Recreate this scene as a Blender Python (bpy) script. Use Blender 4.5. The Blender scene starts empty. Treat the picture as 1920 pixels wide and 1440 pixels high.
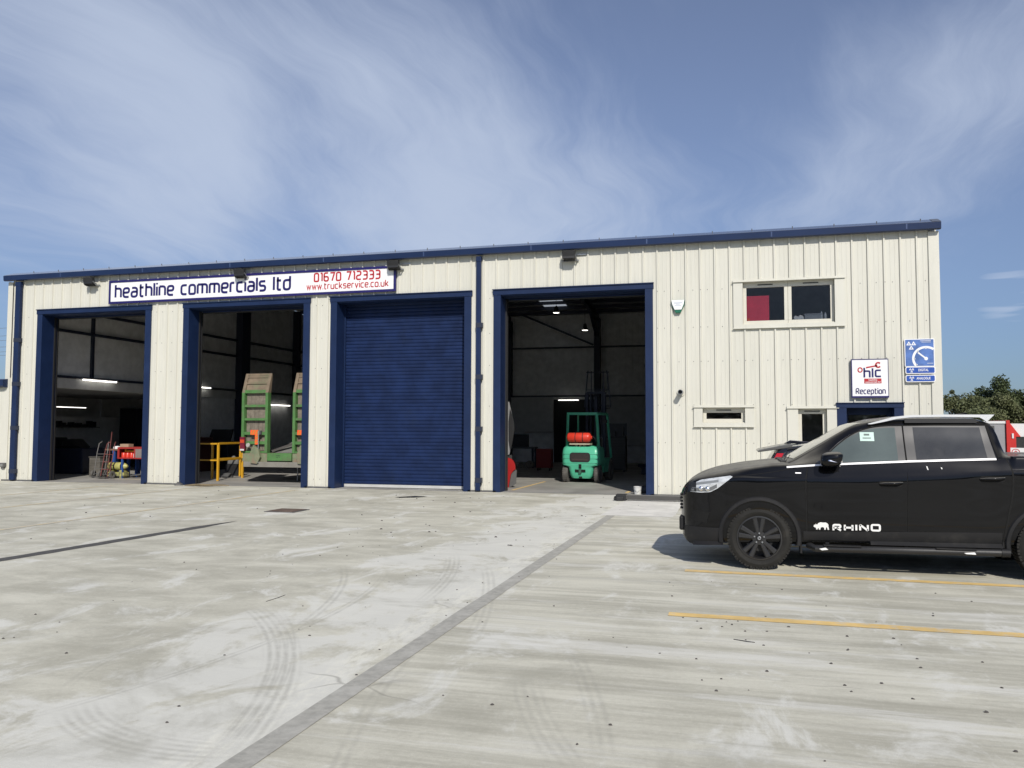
import bpy, bmesh, math, random
from mathutils import Vector, Matrix, noise as mnoise
R_ = math.radians
random.seed(7)
scn = bpy.context.scene
C = scn.collection

# ------------------------------------------------------------------ camera
cam_d = bpy.data.cameras.new('camera')
cam = bpy.data.objects.new('camera', cam_d); C.objects.link(cam)
scn.camera = cam
cam_d.sensor_fit = 'HORIZONTAL'; cam_d.sensor_width = 36.0
cam_d.lens = 36.0 * 1545.0 / 1920.0
cam_d.clip_start = 0.1; cam_d.clip_end = 3000
PITCH, ROLL, YAW = R_(3.2197), R_(.1612), R_(15.294)
fw = Vector((-math.sin(YAW)*math.cos(PITCH), math.cos(YAW)*math.cos(PITCH), math.sin(PITCH)))
rt = Vector((math.cos(YAW), math.sin(YAW), 0)); up = rt.cross(fw)
r2 = rt*math.cos(ROLL) + up*math.sin(ROLL); u2 = -rt*math.sin(ROLL) + up*math.cos(ROLL)
mw = Matrix((r2, u2, -fw)).transposed().to_4x4(); mw.translation = Vector((0, 0, 1.65))
cam.matrix_world = mw

# ------------------------------------------------------------------ sun, sky, exposure
SUNV = Vector((.44, -1.0, .785)).normalized()
sl = bpy.data.lights.new('sun', 'SUN'); sl.energy = 4.1; sl.angle = R_(.55); sl.color = (1.0, .95, .865)
so = bpy.data.objects.new('sun', sl); C.objects.link(so)
so.rotation_euler = (-SUNV).to_track_quat('-Z', 'Y').to_euler(); so.location = SUNV*60

scn.view_settings.view_transform = 'Standard'; scn.view_settings.look = 'None'
scn.view_settings.exposure = 0.0; scn.view_settings.gamma = 1.0
scn.view_settings.use_curve_mapping = False
try:
    scn.cycles.use_denoising = True
    scn.cycles.max_bounces = 8; scn.cycles.diffuse_bounces = 7; scn.cycles.glossy_bounces = 4
    scn.cycles.transparent_max_bounces = 12; scn.cycles.sample_clamp_indirect = 6
    scn.cycles.caustics_reflective = False; scn.cycles.caustics_refractive = False
except Exception: pass


class NT:
    """tiny node-tree writer"""
    def __init__(s, nt): s.nt = nt; s.n = nt.nodes; s.l = nt.links
    def put(s, sock, v):
        if isinstance(v, bpy.types.NodeSocket): s.l.new(v, sock)
        elif v is not None:
            try: sock.default_value = v
            except Exception: sock.default_value = (v[0], v[1], v[2], 1) if len(v) == 3 else v
    def math(s, op, a, b=None, c=None, clamp=False):
        m = s.n.new('ShaderNodeMath'); m.operation = op; m.use_clamp = clamp
        s.put(m.inputs[0], a)
        if b is not None: s.put(m.inputs[1], b)
        if c is not None: s.put(m.inputs[2], c)
        return m.outputs[0]
    def vmath(s, op, a, b=None, out=0):
        m = s.n.new('ShaderNodeVectorMath'); m.operation = op
        s.put(m.inputs[0], a)
        if b is not None: s.put(m.inputs[1], b)
        return m.outputs[out]
    def mix(s, f, a, b, blend='MIX'):
        m = s.n.new('ShaderNodeMix'); m.data_type = 'RGBA'; m.blend_type = blend
        s.put(m.inputs[0], f); s.put(m.inputs[6], col4(a)); s.put(m.inputs[7], col4(b))
        return m.outputs[2]
    def noise(s, vec, scale=1, detail=4, rough=.5, dist=0):
        m = s.n.new('ShaderNodeTexNoise'); s.put(m.inputs['Vector'], vec)
        m.inputs['Scale'].default_value = scale; m.inputs['Detail'].default_value = detail
        m.inputs['Roughness'].default_value = rough; m.inputs['Distortion'].default_value = dist
        return m.outputs[0]
    def mapping(s, vec, scale=(1, 1, 1), rot=(0, 0, 0), loc=(0, 0, 0)):
        m = s.n.new('ShaderNodeMapping'); s.put(m.inputs[0], vec)
        m.inputs['Scale'].default_value = scale; m.inputs['Rotation'].default_value = rot
        m.inputs['Location'].default_value = loc
        return m.outputs[0]
    def ss(s, v, a, b, lo=0., hi=1.):
        m = s.n.new('ShaderNodeMapRange'); m.interpolation_type = 'SMOOTHSTEP'
        s.put(m.inputs[0], v); m.inputs[1].default_value = a; m.inputs[2].default_value = b
        m.inputs[3].default_value = lo; m.inputs[4].default_value = hi
        return m.outputs[0]


def col4(c):
    return c if isinstance(c, bpy.types.NodeSocket) else (c[0], c[1], c[2], 1)


def build_world():
    w = bpy.data.worlds.new('World'); scn.world = w; w.use_nodes = True
    w.node_tree.nodes.clear(); t = NT(w.node_tree)
    sky = t.n.new('ShaderNodeTexSky'); sky.sky_type = 'NISHITA'; sky.sun_disc = False
    sky.sun_elevation = math.asin(SUNV.z); sky.sun_rotation = math.atan2(SUNV.x, SUNV.y)
    sky.altitude = 0; sky.air_density = 1.0; sky.dust_density = .6; sky.ozone_density = 3.0
    tc = t.n.new('ShaderNodeTexCoord'); d = tc.outputs['Generated']
    sx = t.n.new('ShaderNodeSeparateXYZ'); t.put(sx.inputs[0], d)
    z = t.math('ADD', t.math('MAXIMUM', sx.outputs[2], 0.0), .16)
    cb = t.n.new('ShaderNodeCombineXYZ')
    t.put(cb.inputs[0], t.math('DIVIDE', sx.outputs[0], z)); t.put(cb.inputs[1], t.math('DIVIDE', sx.outputs[1], z))
    p = cb.outputs[0]
    # wispy bands of high cirrus on the cloud plane
    warp = t.noise(t.mapping(p, (.9, .9, 1)), 1.1, 3, .5)
    wv = t.n.new('ShaderNodeCombineXYZ'); t.put(wv.inputs[0], t.math('MULTIPLY', t.math('SUBTRACT', warp, .5), .75))
    t.put(wv.inputs[1], t.math('MULTIPLY', t.math('SUBTRACT', warp, .5), .45))
    pw = t.vmath('ADD', p, wv.outputs[0])
    n1 = t.noise(t.mapping(pw, (1.9, .62, 1), (0, 0, R_(6))), 1.0, 10, .60, .05)
    n2 = t.noise(t.mapping(pw, (7.5, 1.25, 1), (0, 0, R_(14)), (3, 7, 0)), 1.0, 10, .66, .1)
    n3 = t.noise(t.mapping(p, (.6, .6, 1)), 1.0, 5, .55)
    def blob(v, a, b, amp):
        v = Vector(v).normalized()
        dd = t.vmath('DOT_PRODUCT', d, tuple(v), out=1)
        return t.ss(dd, math.cos(R_(b)), math.cos(R_(a)), 0, amp)
    acc = t.math('ADD', t.math('MULTIPLY', n1, .60), t.math('MULTIPLY', n2, .34))
    acc = t.math('ADD', acc, t.math('MULTIPLY', n3, .30))
    for v, a, b, amp in (((-.659, .674, .334), 0, 14, .17), ((-.60, .743, .300), 0, 9, .12), ((-.289, .91, .299), 0, 13, .13),
                         ((-.255, .932, .257), 0, 9, .10), ((.167, .943, .289), 0, 12, .15), ((.247, .915, .318), 0, 12, .12),
                         ((-.10, .954, .284), 0, 7, .07), ((-.491, .777, .393), 0, 16, .10), ((-.25, .95, .21), 0, 14, .12), ((.19, .96, .21), 0, 9, .10), ((-.55, .80, .20), 0, 12, .05), ((-.45, .86, .25), 0, 14, .06),
                         ((.10, .918, .400), 0, 12, -.13), ((-.15, .912, .371), 0, 9, -.07),
                         ((.258, .961, .095), 0, 15, -.30), ((-.70, .701, .215), 0, 9, -.05), ((-.434, .79, .433), 0, 8, .05)):
        acc = t.math('ADD', acc, blob(v, a, b, amp))
    cov = t.ss(acc, .54, 1.06, .07, .80)
    cov = t.math('MULTIPLY', cov, t.ss(sx.outputs[2], .02, .16, .15, 1))
    # one thin streak low on the right
    ws = t.n.new('ShaderNodeTexNoise'); t.put(ws.inputs['Vector'], t.mapping(d, (7, 7, 60))); ws.inputs['Scale'].default_value = 1.5
    wisp = t.math('MULTIPLY', blob((.272, .951, .142), 0, 2.2, 1.0), t.ss(ws.outputs[0], .5, .64, 0, .5))
    cov = t.math('MAXIMUM', cov, wisp)
    hs = t.n.new('ShaderNodeHueSaturation'); hs.inputs['Saturation'].default_value = .86; hs.inputs['Value'].default_value = .92
    t.l.new(sky.outputs[0], hs.inputs['Color'])
    skyc = t.mix(1.0, hs.outputs[0], t.mix(t.ss(sx.outputs[2], -.05, .40), (.44, .56, .77), (.90, .90, 1.03)), 'MULTIPLY')
    c = t.mix(cov, skyc, (5.1, 5.85, 7.3))
    bg = t.n.new('ShaderNodeBackground'); t.put(bg.inputs[0], c); bg.inputs[1].default_value = .105
    out = t.n.new('ShaderNodeOutputWorld'); t.l.new(bg.outputs[0], out.inputs[0])


build_world()

# ------------------------------------------------------------------ materials
MATS = {}


def mat(name, col, rough=.5, metal=0., coat=0., var=.08, vscale=3., bump=0., bscale=40., spec=.5, dirt=None, dscale=2., dlo=.5, dhi=.75, ior=None):
    """principled material with gentle colour variation, optional dirt patches and grain"""
    if name in MATS: return MATS[name]
    m = bpy.data.materials.new(name); m.use_nodes = True; t = NT(m.node_tree)
    b = m.node_tree.nodes['Principled BSDF']
    tc = t.n.new('ShaderNodeTexCoord'); o = tc.outputs['Object']
    c = col4(col)
    if var:
        n = t.noise(o, vscale, 5, .6)
        f = t.ss(n, .3, .7)
        c = t.mix(f, tuple(x*(1-var) for x in col), tuple(min(1, x*(1+var)) for x in col))
    if dirt:
        n2 = t.noise(o, dscale, 7, .65)
        c = t.mix(t.ss(n2, dlo, dhi, 0, .85), c, dirt)
    t.put(b.inputs['Base Color'], c)
    r = t.noise(o, vscale*2.3, 4, .6)
    t.put(b.inputs['Roughness'], t.math('ADD', t.math('MULTIPLY', t.math('SUBTRACT', r, .5), .22*rough+.02), rough, clamp=True))
    b.inputs['Metallic'].default_value = metal
    b.inputs['Coat Weight'].default_value = coat; b.inputs['Coat Roughness'].default_value = .04
    b.inputs['Specular IOR Level'].default_value = spec
    if bump:
        bn = t.n.new('ShaderNodeBump'); bn.inputs['Strength'].default_value = bump; bn.inputs['Distance'].default_value = .01
        t.put(bn.inputs['Height'], t.noise(o, bscale, 5, .6)); t.l.new(bn.outputs[0], b.inputs['Normal'])
    MATS[name] = m
    return m


def emit(name, col, s):
    if name in MATS: return MATS[name]
    m = bpy.data.materials.new(name); m.use_nodes = True; b = m.node_tree.nodes['Principled BSDF']
    b.inputs['Base Color'].default_value = col4(col); b.inputs['Emission Color'].default_value = col4(col)
    b.inputs['Emission Strength'].default_value = s
    MATS[name] = m; return m


def glass(name, tint, refl=1.0, through=.6, rough=.02):
    if name in MATS: return MATS[name]
    m = bpy.data.materials.new(name); m.use_nodes = True; t = NT(m.node_tree); t.n.clear()
    tr = t.n.new('ShaderNodeBsdfTransparent'); tr.inputs[0].default_value = col4(tint)
    gl = t.n.new('ShaderNodeBsdfGlossy'); gl.inputs['Roughness'].default_value = rough
    df = t.n.new('ShaderNodeBsdfDiffuse'); df.inputs[0].default_value = (.05, .055, .055, 1)
    fr = t.n.new('ShaderNodeFresnel'); fr.inputs[0].default_value = 1.6
    m1 = t.n.new('ShaderNodeMixShader'); m1.inputs[0].default_value = through
    t.l.new(df.outputs[0], m1.inputs[1]); t.l.new(tr.outputs[0], m1.inputs[2])
    m2 = t.n.new('ShaderNodeMixShader'); t.put(m2.inputs[0], t.math('MULTIPLY', fr.outputs[0], refl, clamp=True))
    t.l.new(m1.outputs[0], m2.inputs[1]); t.l.new(gl.outputs[0], m2.inputs[2])
    out = t.n.new('ShaderNodeOutputMaterial'); t.l.new(m2.outputs[0], out.inputs[0])
    MATS[name] = m; return m


def clad_mat():
    m = mat('cladding_paint', (.60, .59, .52), .42, var=0.0)
    t = NT(m.node_tree); b = m.node_tree.nodes['Principled BSDF']
    g = t.n.new('ShaderNodeNewGeometry'); pos = g.outputs['Position']
    n = t.noise(t.mapping(pos, (1.1, 1, .12)), 1.6, 6, .6)
    c = t.mix(t.ss(n, .3, .72), (.575, .565, .495), (.625, .612, .54))
    n2 = t.noise(t.mapping(pos, (6, 6, .5)), 1.5, 6, .65)
    c = t.mix(t.ss(n2, .52, .78, 0, .42), c, (.46, .45, .39))
    sx = t.n.new('ShaderNodeSeparateXYZ'); t.put(sx.inputs[0], pos)
    # splashed dust just above the yard
    sp = t.math('MULTIPLY', t.ss(sx.outputs[2], .0, .45, 1, 0), t.ss(t.noise(pos, 5, 6, .7), .35, .65))
    c = t.mix(t.math('MULTIPLY', sp, .35), c, (.42, .40, .35))
    t.put(b.inputs['Base Color'], c)
    return m


M_CLAD = clad_mat()
M_NAVY = mat('navy_coated_steel', (.0095, .0215, .066), .45, var=.10, vscale=2, spec=.28, dirt=(.018, .032, .082), dlo=.55, dhi=.85)
M_NAVYR = mat('navy_roof_edge', (.011, .024, .072), .36, spec=.35, var=.08, vscale=1.2)
M_SHUT = mat('navy_shutter', (.0085, .020, .068), .50, var=.22, vscale=2.2, spec=.2, dirt=(.013, .023, .056), dlo=.5, dhi=.85)
M_WALLIN = mat('inner_liner', (.74, .745, .74), .7, var=.10)
M_ROOFIN = mat('roof_liner', (.42, .425, .43), .7)
M_STEELD = mat('dark_primer_steel', (.018, .024, .045), .5)
M_BLACK = mat('black_plastic', (.018, .018, .019), .5, bump=.1)
M_RUB = mat('tyre_rubber', (.020, .0195, .018), .85, bump=.3, bscale=60, spec=.25, dirt=(.045, .042, .037), dscale=5, dlo=.45, dhi=.8)
M_GREYM = mat('galvanised', (.34, .35, .36), .38, metal=.8, var=.15)
M_DGREY = mat('dark_grey_metal', (.09, .09, .092), .5, dirt=(.14, .12, .10))
M_WHITE = mat('sign_white', (.80, .80, .80), .35, var=.01)
M_SNAVY = mat('sign_navy', (.016, .012, .105), .35, var=.03)
M_SRED = mat('sign_red', (.44, .022, .028), .35, var=.03)
M_SBLUE = mat('sign_blue', (.028, .085, .36), .3, var=.05)
M_SBLUE2 = mat('sign_faded_blue', (.09, .17, .42), .3, var=.22, vscale=5)
M_FRAME = mat('cream_upvc', (.60, .58, .50), .35, var=.03)
M_PANE = glass('office_glass', (.90, .92, .93), .8, .99)
M_YEL = mat('yellow_paint', (.62, .33, .02), .45, dirt=(.30, .17, .04), dscale=6, dlo=.55, dhi=.8)
M_RED = mat('red_paint', (.50, .025, .02), .3, coat=.3)
M_DARKRED = mat('dull_red_paint', (.20, .016, .014), .45)
M_GREEN = mat('trailer_green', (.075, .185, .055), .5, var=.15, dirt=(.12, .12, .075), dscale=3.5, dlo=.48, dhi=.75)
M_GREEN2 = mat('rubbed_green', (.17, .20, .12), .6, var=.2, dirt=(.24, .17, .12), dscale=4, dlo=.40, dhi=.65)
M_WOOD = mat('grey_timber', (.175, .15, .118), .8, var=.22, vscale=8, bump=.4, bscale=14)
M_MINT = mat('forklift_green', (.085, .46, .29), .35, var=.08, dirt=(.10, .13, .10), dscale=5, dlo=.56, dhi=.78)
M_GAS = mat('gas_red', (.62, .045, .025), .35, var=.06, dirt=(.35, .05, .03), dscale=9, dlo=.6, dhi=.8)
M_ORANGE = mat('hazard_orange', (.85, .11, .025), .4, var=.02)
M_CONC = mat('grey_concrete_bits', (.30, .30, .285), .85)
M_TUBE = emit('lit_tube', (1, .97, .90), 2.6)
M_PLATE = mat('white_paint', (.62, .62, .62), .3, coat=.2)


# ------------------------------------------------------------------ mesh helpers
def islands(v, f):
    par = list(range(len(v)))
    def fd(a):
        while par[a] != a: par[a] = par[par[a]]; a = par[a]
        return a
    for q in f:
        for a in q[1:]: par[fd(a)] = fd(q[0])
    g = {}
    for i, q in enumerate(f): g.setdefault(fd(q[0]), []).append(i)
    return list(g.values())


class MB:
    def __init__(s): s.v = []; s.f = []; s.m = []
    def add(s, vs, fs, mi=0):
        o = len(s.v); s.v += [tuple(v) for v in vs]
        for f in fs: s.f.append(tuple(i+o for i in f)); s.m.append(mi)
        return s
    def box(s, x0, x1, y0, y1, z0, z1, mi=0):
        return s.add([(x0,y0,z0),(x1,y0,z0),(x1,y1,z0),(x0,y1,z0),(x0,y0,z1),(x1,y0,z1),(x1,y1,z1),(x0,y1,z1)],
                     [(0,3,2,1),(4,5,6,7),(0,1,5,4),(1,2,6,5),(2,3,7,6),(3,0,4,7)], mi)
    def cbox(s, c, d, mi=0):
        return s.box(c[0]-d[0]/2, c[0]+d[0]/2, c[1]-d[1]/2, c[1]+d[1]/2, c[2]-d[2]/2, c[2]+d[2]/2, mi)
    def rbox(s, c, d, ang, axis='Z', mi=0):
        k = MB().cbox((0,0,0), d); M = Matrix.Rotation(ang, 3, axis)
        return s.add([M @ Vector(v) + Vector(c) for v in k.v], k.f, mi)
    def bar(s, a, b, w, h=None, mi=0, roll=0.):
        a, b = Vector(a), Vector(b); h = h or w; d = (b-a).normalized()
        r = d.cross(Vector((0,0,1)))
        if r.length < 1e-3: r = Vector((1,0,0))
        r.normalize(); u = r.cross(d)
        if roll: q = Matrix.Rotation(roll, 3, d); r = q @ r; u = q @ u
        vs = [p + r*(i*w/2) + u*(j*h/2) for p in (a, b) for i, j in ((-1,-1),(1,-1),(1,1),(-1,1))]
        return s.add(vs, [(0,1,2,3),(7,6,5,4),(0,4,5,1),(1,5,6,2),(2,6,7,3),(3,7,4,0)], mi)
    def tube(s, pts, r, n=10, mi=0, caps=True):
        pts = [Vector(p) for p in pts]; rr = r if isinstance(r, (list, tuple)) else [r]*len(pts)
        vs = []; fs = []; pr = None
        for i, p in enumerate(pts):
            d = (pts[min(i+1, len(pts)-1)] - pts[max(i-1, 0)]).normalized()
            if pr is None:
                pr = d.cross(Vector((0,0,1)))
                if pr.length < 1e-3: pr = d.cross(Vector((1,0,0)))
            pr = (pr - d*pr.dot(d)).normalized(); q = d.cross(pr)
            for k in range(n):
                a = 2*math.pi*k/n; vs.append(p + (pr*math.cos(a) + q*math.sin(a))*rr[i])
        for i in range(len(pts)-1):
            for k in range(n):
                k2 = (k+1) % n; fs.append((i*n+k, i*n+k2, (i+1)*n+k2, (i+1)*n+k))
        if caps: fs.append(tuple(range(n))[::-1]); fs.append(tuple((len(pts)-1)*n+k for k in range(n)))
        return s.add(vs, fs, mi)
    def cyl(s, a, b, r, n=16, mi=0): return s.tube([a, b], r, n, mi)
    def prism(s, poly, y0, y1, mi=0, plane='XZ'):
        """polygon (list of 2d) extruded between y0 and y1 along the third axis"""
        n = len(poly)
        def P(p, t): return (p[0], t, p[1]) if plane == 'XZ' else ((t, p[0], p[1]) if plane == 'YZ' else (p[0], p[1], t))
        vs = [P(p, y0) for p in poly] + [P(p, y1) for p in poly]
        fs = [tuple(range(n)), tuple(range(2*n-1, n-1, -1))] + [(i, i+n, (i+1) % n+n, (i+1) % n) for i in range(n)]
        return s.add(vs, fs, mi)
    def lathe(s, prof, n=32, c=(0,0,0), axis='Y', mi=0, close=False):
        """profile of (radius, t) turned about an axis through c"""
        vs = []; fs = []; k = len(prof)
        for i in range(n):
            a = 2*math.pi*i/n
            for r, t in prof:
                x, z = r*math.cos(a), r*math.sin(a)
                vs.append({'Y': (c[0]+x, c[1]+t, c[2]+z), 'Z': (c[0]+x, c[1]+z, c[2]+t), 'X': (c[0]+t, c[1]+x, c[2]+z)}[axis])
        for i in range(n):
            j = (i+1) % n
            for q in range(k if close else k-1):
                q2 = (q+1) % k
                fs.append((i*k+q, j*k+q, j*k+q2, i*k+q2))
        return s.add(vs, fs, mi)
    def each(s, name, mats, parent=None, **k):
        """every separate shell becomes an object of its own"""
        out = []
        for fi in islands(s.v, s.f):
            ids = sorted({a for i in fi for a in s.f[i]}); mp = {a: j for j, a in enumerate(ids)}
            out.append(MB().add([s.v[a] for a in ids], [tuple(mp[a] for a in s.f[i]) for i in fi]).build(name, mats, parent, **k))
        return out
    def build(s, name, mats, parent=None, smooth=None, bevel=0, loc=None, fixn=True):
        me = bpy.data.meshes.new(name); me.from_pydata(s.v, [], s.f)
        for m in (mats if isinstance(mats, (list, tuple)) else [mats]): me.materials.append(m)
        if len(set(s.m)) > 1: me.polygons.foreach_set('material_index', s.m)
        me.validate(); me.update()
        if fixn or smooth is not None:
            bm = bmesh.new(); bm.from_mesh(me)
            if fixn: bmesh.ops.recalc_face_normals(bm, faces=bm.faces)
            if smooth is not None:
                for f in bm.faces: f.smooth = True
                for e in bm.edges:
                    if len(e.link_faces) == 2 and e.calc_face_angle(0) > R_(smooth): e.smooth = False
            bm.to_mesh(me); bm.free()
        o = bpy.data.objects.new(name, me); C.objects.link(o)
        if parent: o.parent = parent
        if loc: o.location = loc
        if bevel:
            b = o.modifiers.new('bevel', 'BEVEL'); b.width = bevel; b.segments = 2; b.limit_method = 'ANGLE'; b.angle_limit = R_(40)
        return o


def tag(o, label=None, cat=None, group=None, kind=None):
    if label: o['label'] = label
    if cat: o['category'] = cat
    if group: o['group'] = group
    if kind: o['kind'] = kind
    return o


def thing(name, label, cat, loc=(0,0,0), rz=0., group=None):
    o = bpy.data.objects.new(name, None); C.objects.link(o); o.empty_display_size = .2
    o.location = loc; o.rotation_euler = (0, 0, rz)
    return tag(o, label, cat, group)


def dup(root, loc, rz=None, label=None, scale=None):
    r = root.copy(); C.objects.link(r); r.location = loc
    if rz is not None: r.rotation_euler = (0, 0, rz)
    if scale: r.scale = scale
    if label: r['label'] = label
    for ch in list(root.children):
        c = ch.copy(); C.objects.link(c); c.parent = r
        for g in ch.children:
            d = g.copy(); C.objects.link(d); d.parent = c
    return r


D = 21.245          # facade plane
BX0, BX1 = -22.70, 4.64
BACK = 42.2

# ------------------------------------------------------------------ ground
def yard_mat():
    m = bpy.data.materials.new('yard_concrete'); m.use_nodes = True; t = NT(m.node_tree)
    b = m.node_tree.nodes['Principled BSDF']
    g = t.n.new('ShaderNodeNewGeometry'); p = g.outputs['Position']
    sx = t.n.new('ShaderNodeSeparateXYZ'); t.put(sx.inputs[0], p); X, Y = sx.outputs[0], sx.outputs[1]
    right = t.ss(X, -2.42, -2.34)
    left = t.math('SUBTRACT', 1.0, right)
    big = t.noise(p, .45, 8, .66, .5)
    med = t.noise(t.mapping(p, (1.0, 1.9, 1)), 1.0, 9, .68, .4)
    streak = t.noise(t.mapping(p, (.20, 3.0, 1)), 1.0, 10, .70, .25)
    comb = t.noise(t.mapping(p, (.9, 16, 1)), 1.0, 6, .65, .1)
    fine = t.noise(p, 26, 6, .7)
    grain = t.noise(p, 160, 3, .6)
    def C_(n_, w): return t.math('MULTIPLY', t.math('SUBTRACT', n_, .5), w)
    v = t.math('ADD', C_(big, 1.5), t.math('MULTIPLY', C_(med, 1.5), t.math('ADD', .35, t.math('MULTIPLY', left, .65))))
    v = t.math('ADD', v, t.math('MULTIPLY', C_(streak, 2.1), t.math('ADD', .18, t.math('MULTIPLY', right, .82))))
    v = t.math('ADD', v, t.math('MULTIPLY', C_(comb, .5), t.math('ADD', .3, t.math('MULTIPLY', right, .7))))
    v = t.math('ADD', v, C_(fine, .5))
    f = t.ss(v, -.42, .42)
    c = t.mix(f, (.435, .415, .333), (.68, .655, .540))
    # pale laitance left where the slab was washed out, strongest beside the joint
    near = t.ss(t.math('ABSOLUTE', t.math('ADD', X, 3.1)), 0, 2.2, 1, 0)
    near = t.math('MULTIPLY', near, left)
    lat = t.noise(t.mapping(p, (1.35, .80, 1), (0, 0, .5)), 1.0, 12, .72, .5)
    lf = t.math('ADD', lat, t.math('MULTIPLY', near, .145))
    c = t.mix(t.ss(lf, .52, .64, 0, .72), c, (.77, .76, .69))
    lf2 = t.noise(t.mapping(p, (.30, 2.0, 1), (0, 0, 0), (5, 2, 0)), 1.0, 12, .74, .4)
    c = t.mix(t.math('MULTIPLY', t.ss(lf2, .51, .64, 0, .62), right), c, (.755, .74, .67))
    # chalky scraped edge along the joint
    eg = t.ss(t.math('ABSOLUTE', t.math('ADD', X, 2.66)), .04, .24, 1, 0)
    eg = t.math('MULTIPLY', eg, t.ss(t.noise(t.mapping(p, (9, 3, 1)), 1, 8, .75), .44, .60))
    c = t.mix(t.math('MULTIPLY', eg, .65), c, (0.830, 0.808, 0.693))
    # darker float marks in rows
    row = t.noise(t.mapping(p, (.13, 3.4, 1), (0, 0, 0), (0, 11, 0)), 1.0, 9, .68, .15)
    c = t.mix(t.math('MULTIPLY', t.ss(row, .50, .68, 0, .42), t.math('ADD', .25, t.math('MULTIPLY', right, .75))), c, (0.345, 0.330, 0.261))
    # damp-looking grey blotches and wandering wheel paths
    bl = t.noise(t.mapping(p, (.55, .8, 1), (0, 0, .7), (9, 4, 0)), 1.0, 9, .66, .6)
    c = t.mix(t.ss(bl, .54, .68, 0, .45), c, (0.370, 0.355, 0.284))
    # fine dark speckle
    sp = t.noise(p, 55, 4, .75)
    c = t.mix(t.ss(sp, .60, .76, 0, .42), c, (0.290, 0.276, 0.225))
    spot = t.n.new('ShaderNodeTexVoronoi'); spot.feature = 'F1'; spot.inputs['Scale'].default_value = 1.15
    t.put(spot.inputs['Vector'], t.mapping(p, (.8, 1.5, 1)))
    sm = t.math('MULTIPLY', t.ss(spot.outputs[0], .03, .10, 1, 0), t.ss(t.noise(p, .8, 3, .5), .5, .62))
    c = t.mix(t.math('MULTIPLY', sm, .55), c, (0.290, 0.276, 0.230))
    c = t.mix(t.ss(grain, .35, .70, .0, .16), c, (0.250, 0.236, 0.189))
    ag = t.noise(p, 90, 2, .5)
    c = t.mix(t.ss(ag, .63, .72, 0, .35), c, (0.800, 0.778, 0.666))
    cr = t.n.new('ShaderNodeTexVoronoi'); cr.feature = 'DISTANCE_TO_EDGE'; cr.inputs['Scale'].default_value = .28
    wn = t.n.new('ShaderNodeTexNoise'); t.put(wn.inputs['Vector'], p); wn.inputs['Scale'].default_value = 1.3
    t.put(cr.inputs['Vector'], t.vmath('ADD', p, t.vmath('MULTIPLY', wn.outputs[1], (.9, .9, .0))))
    crk = t.math('MULTIPLY', t.ss(cr.outputs[0], .0, .006, 1, 0), t.ss(t.noise(p, .5, 3, .5), .56, .66))
    c = t.mix(t.math('MULTIPLY', crk, .5), c, (0.200, 0.187, 0.153))
    # curved tyre scuffs: (centre, radius, half width, fade centre, fade radius, strength)
    arcs = [(-8.51, 2.30, 6.16, .16, -3.2, 5.3, 2.4, .62), (-9.21, 2.38, 6.75, .10, -3.1, 5.2, 2.1, .50),
            (-11.79, 4.94, 8.33, .07, -3.95, 7.7, 2.0, .50), (-13.15, 6.62, 10.23, .13, -3.2, 9.0, 1.7, .50),
            (-19.92, 3.25, 18.13, .10, -2.35, 7.9, 2.1, .42), (-11.11, 6.40, 7.59, .05, -3.7, 6.2, 3.2, .50),
            (-2.31, 5.43, 2.12, .06, -4.4, 5.4, 1.3, .45), (-2.85, 5.12, 1.37, .18, -3.1, 3.9, .9, .5),
            (8.91, 7.21, 11.35, .07, -2.2, 4.9, 2.4, .42), (-14.29, 1.45, 13.91, .09, -.9, 5.2, 1.2, .45),
            (3.75, 6.77, 5.30, .12, -1.1, 4.7, .9, .4), (-6.0, 14.0, 3.4, .09, -4.1, 11.2, 1.6, .40),
            (-16.0, 11.2, 5.9, .08, -10.3, 10.0, 2.2, .35), (-1.0, 20.0, 9.6, .10, -6.9, 13.0, 2.3, .38)]
    acc = None
    for cx, cy, R, hw, fx, fy, fr, st in arcs:
        dd = t.vmath('DISTANCE', p, (cx, cy, 0), out=1)
        e = t.math('ABSOLUTE', t.math('SUBTRACT', dd, R))
        band = t.ss(e, hw*.6, hw, 1, 0)
        tread = t.math('ADD', .55, t.math('MULTIPLY', t.math('SINE', t.math('MULTIPLY', dd, 110)), .45))
        fade = t.ss(t.vmath('DISTANCE', p, (fx, fy, 0), out=1), fr*.45, fr, 1, 0)
        q = t.math('MULTIPLY', t.math('MULTIPLY', band, tread), t.math('MULTIPLY', fade, st))
        acc = q if acc is None else t.math('MAXIMUM', acc, q)
    acc = t.math('MULTIPLY', acc, t.ss(t.noise(p, 4.5, 6, .7), .33, .62, .25, 1))
    c = t.mix(t.math('MULTIPLY', acc, .78), c, (0.330, 0.317, 0.266))
    t.put(b.inputs['Base Color'], c)
    b.inputs['Roughness'].default_value = .82; b.inputs['Specular IOR Level'].default_value = .35
    bn = t.n.new('ShaderNodeBump'); bn.inputs['Strength'].default_value = .35; bn.inputs['Distance'].default_value = .006
    h = t.math('ADD', t.math('MULTIPLY', grain, .5), t.math('MULTIPLY', t.noise(t.mapping(p, (4, 34, 1)), 1, 5, .6), .8))
    t.put(bn.inputs['Height'], h); t.l.new(bn.outputs[0], b.inputs['Normal'])
    return m


M_YARD = yard_mat()
yard = MB()
# a sheet that reaches the horizon (finer near the camera)
yard.add([(-900, -600, 0), (900, -600, 0), (900, 1500, 0), (-900, 1500, 0)], [(0, 1, 2, 3)])
tag(yard.build('ground', M_YARD), kind='structure')

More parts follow.
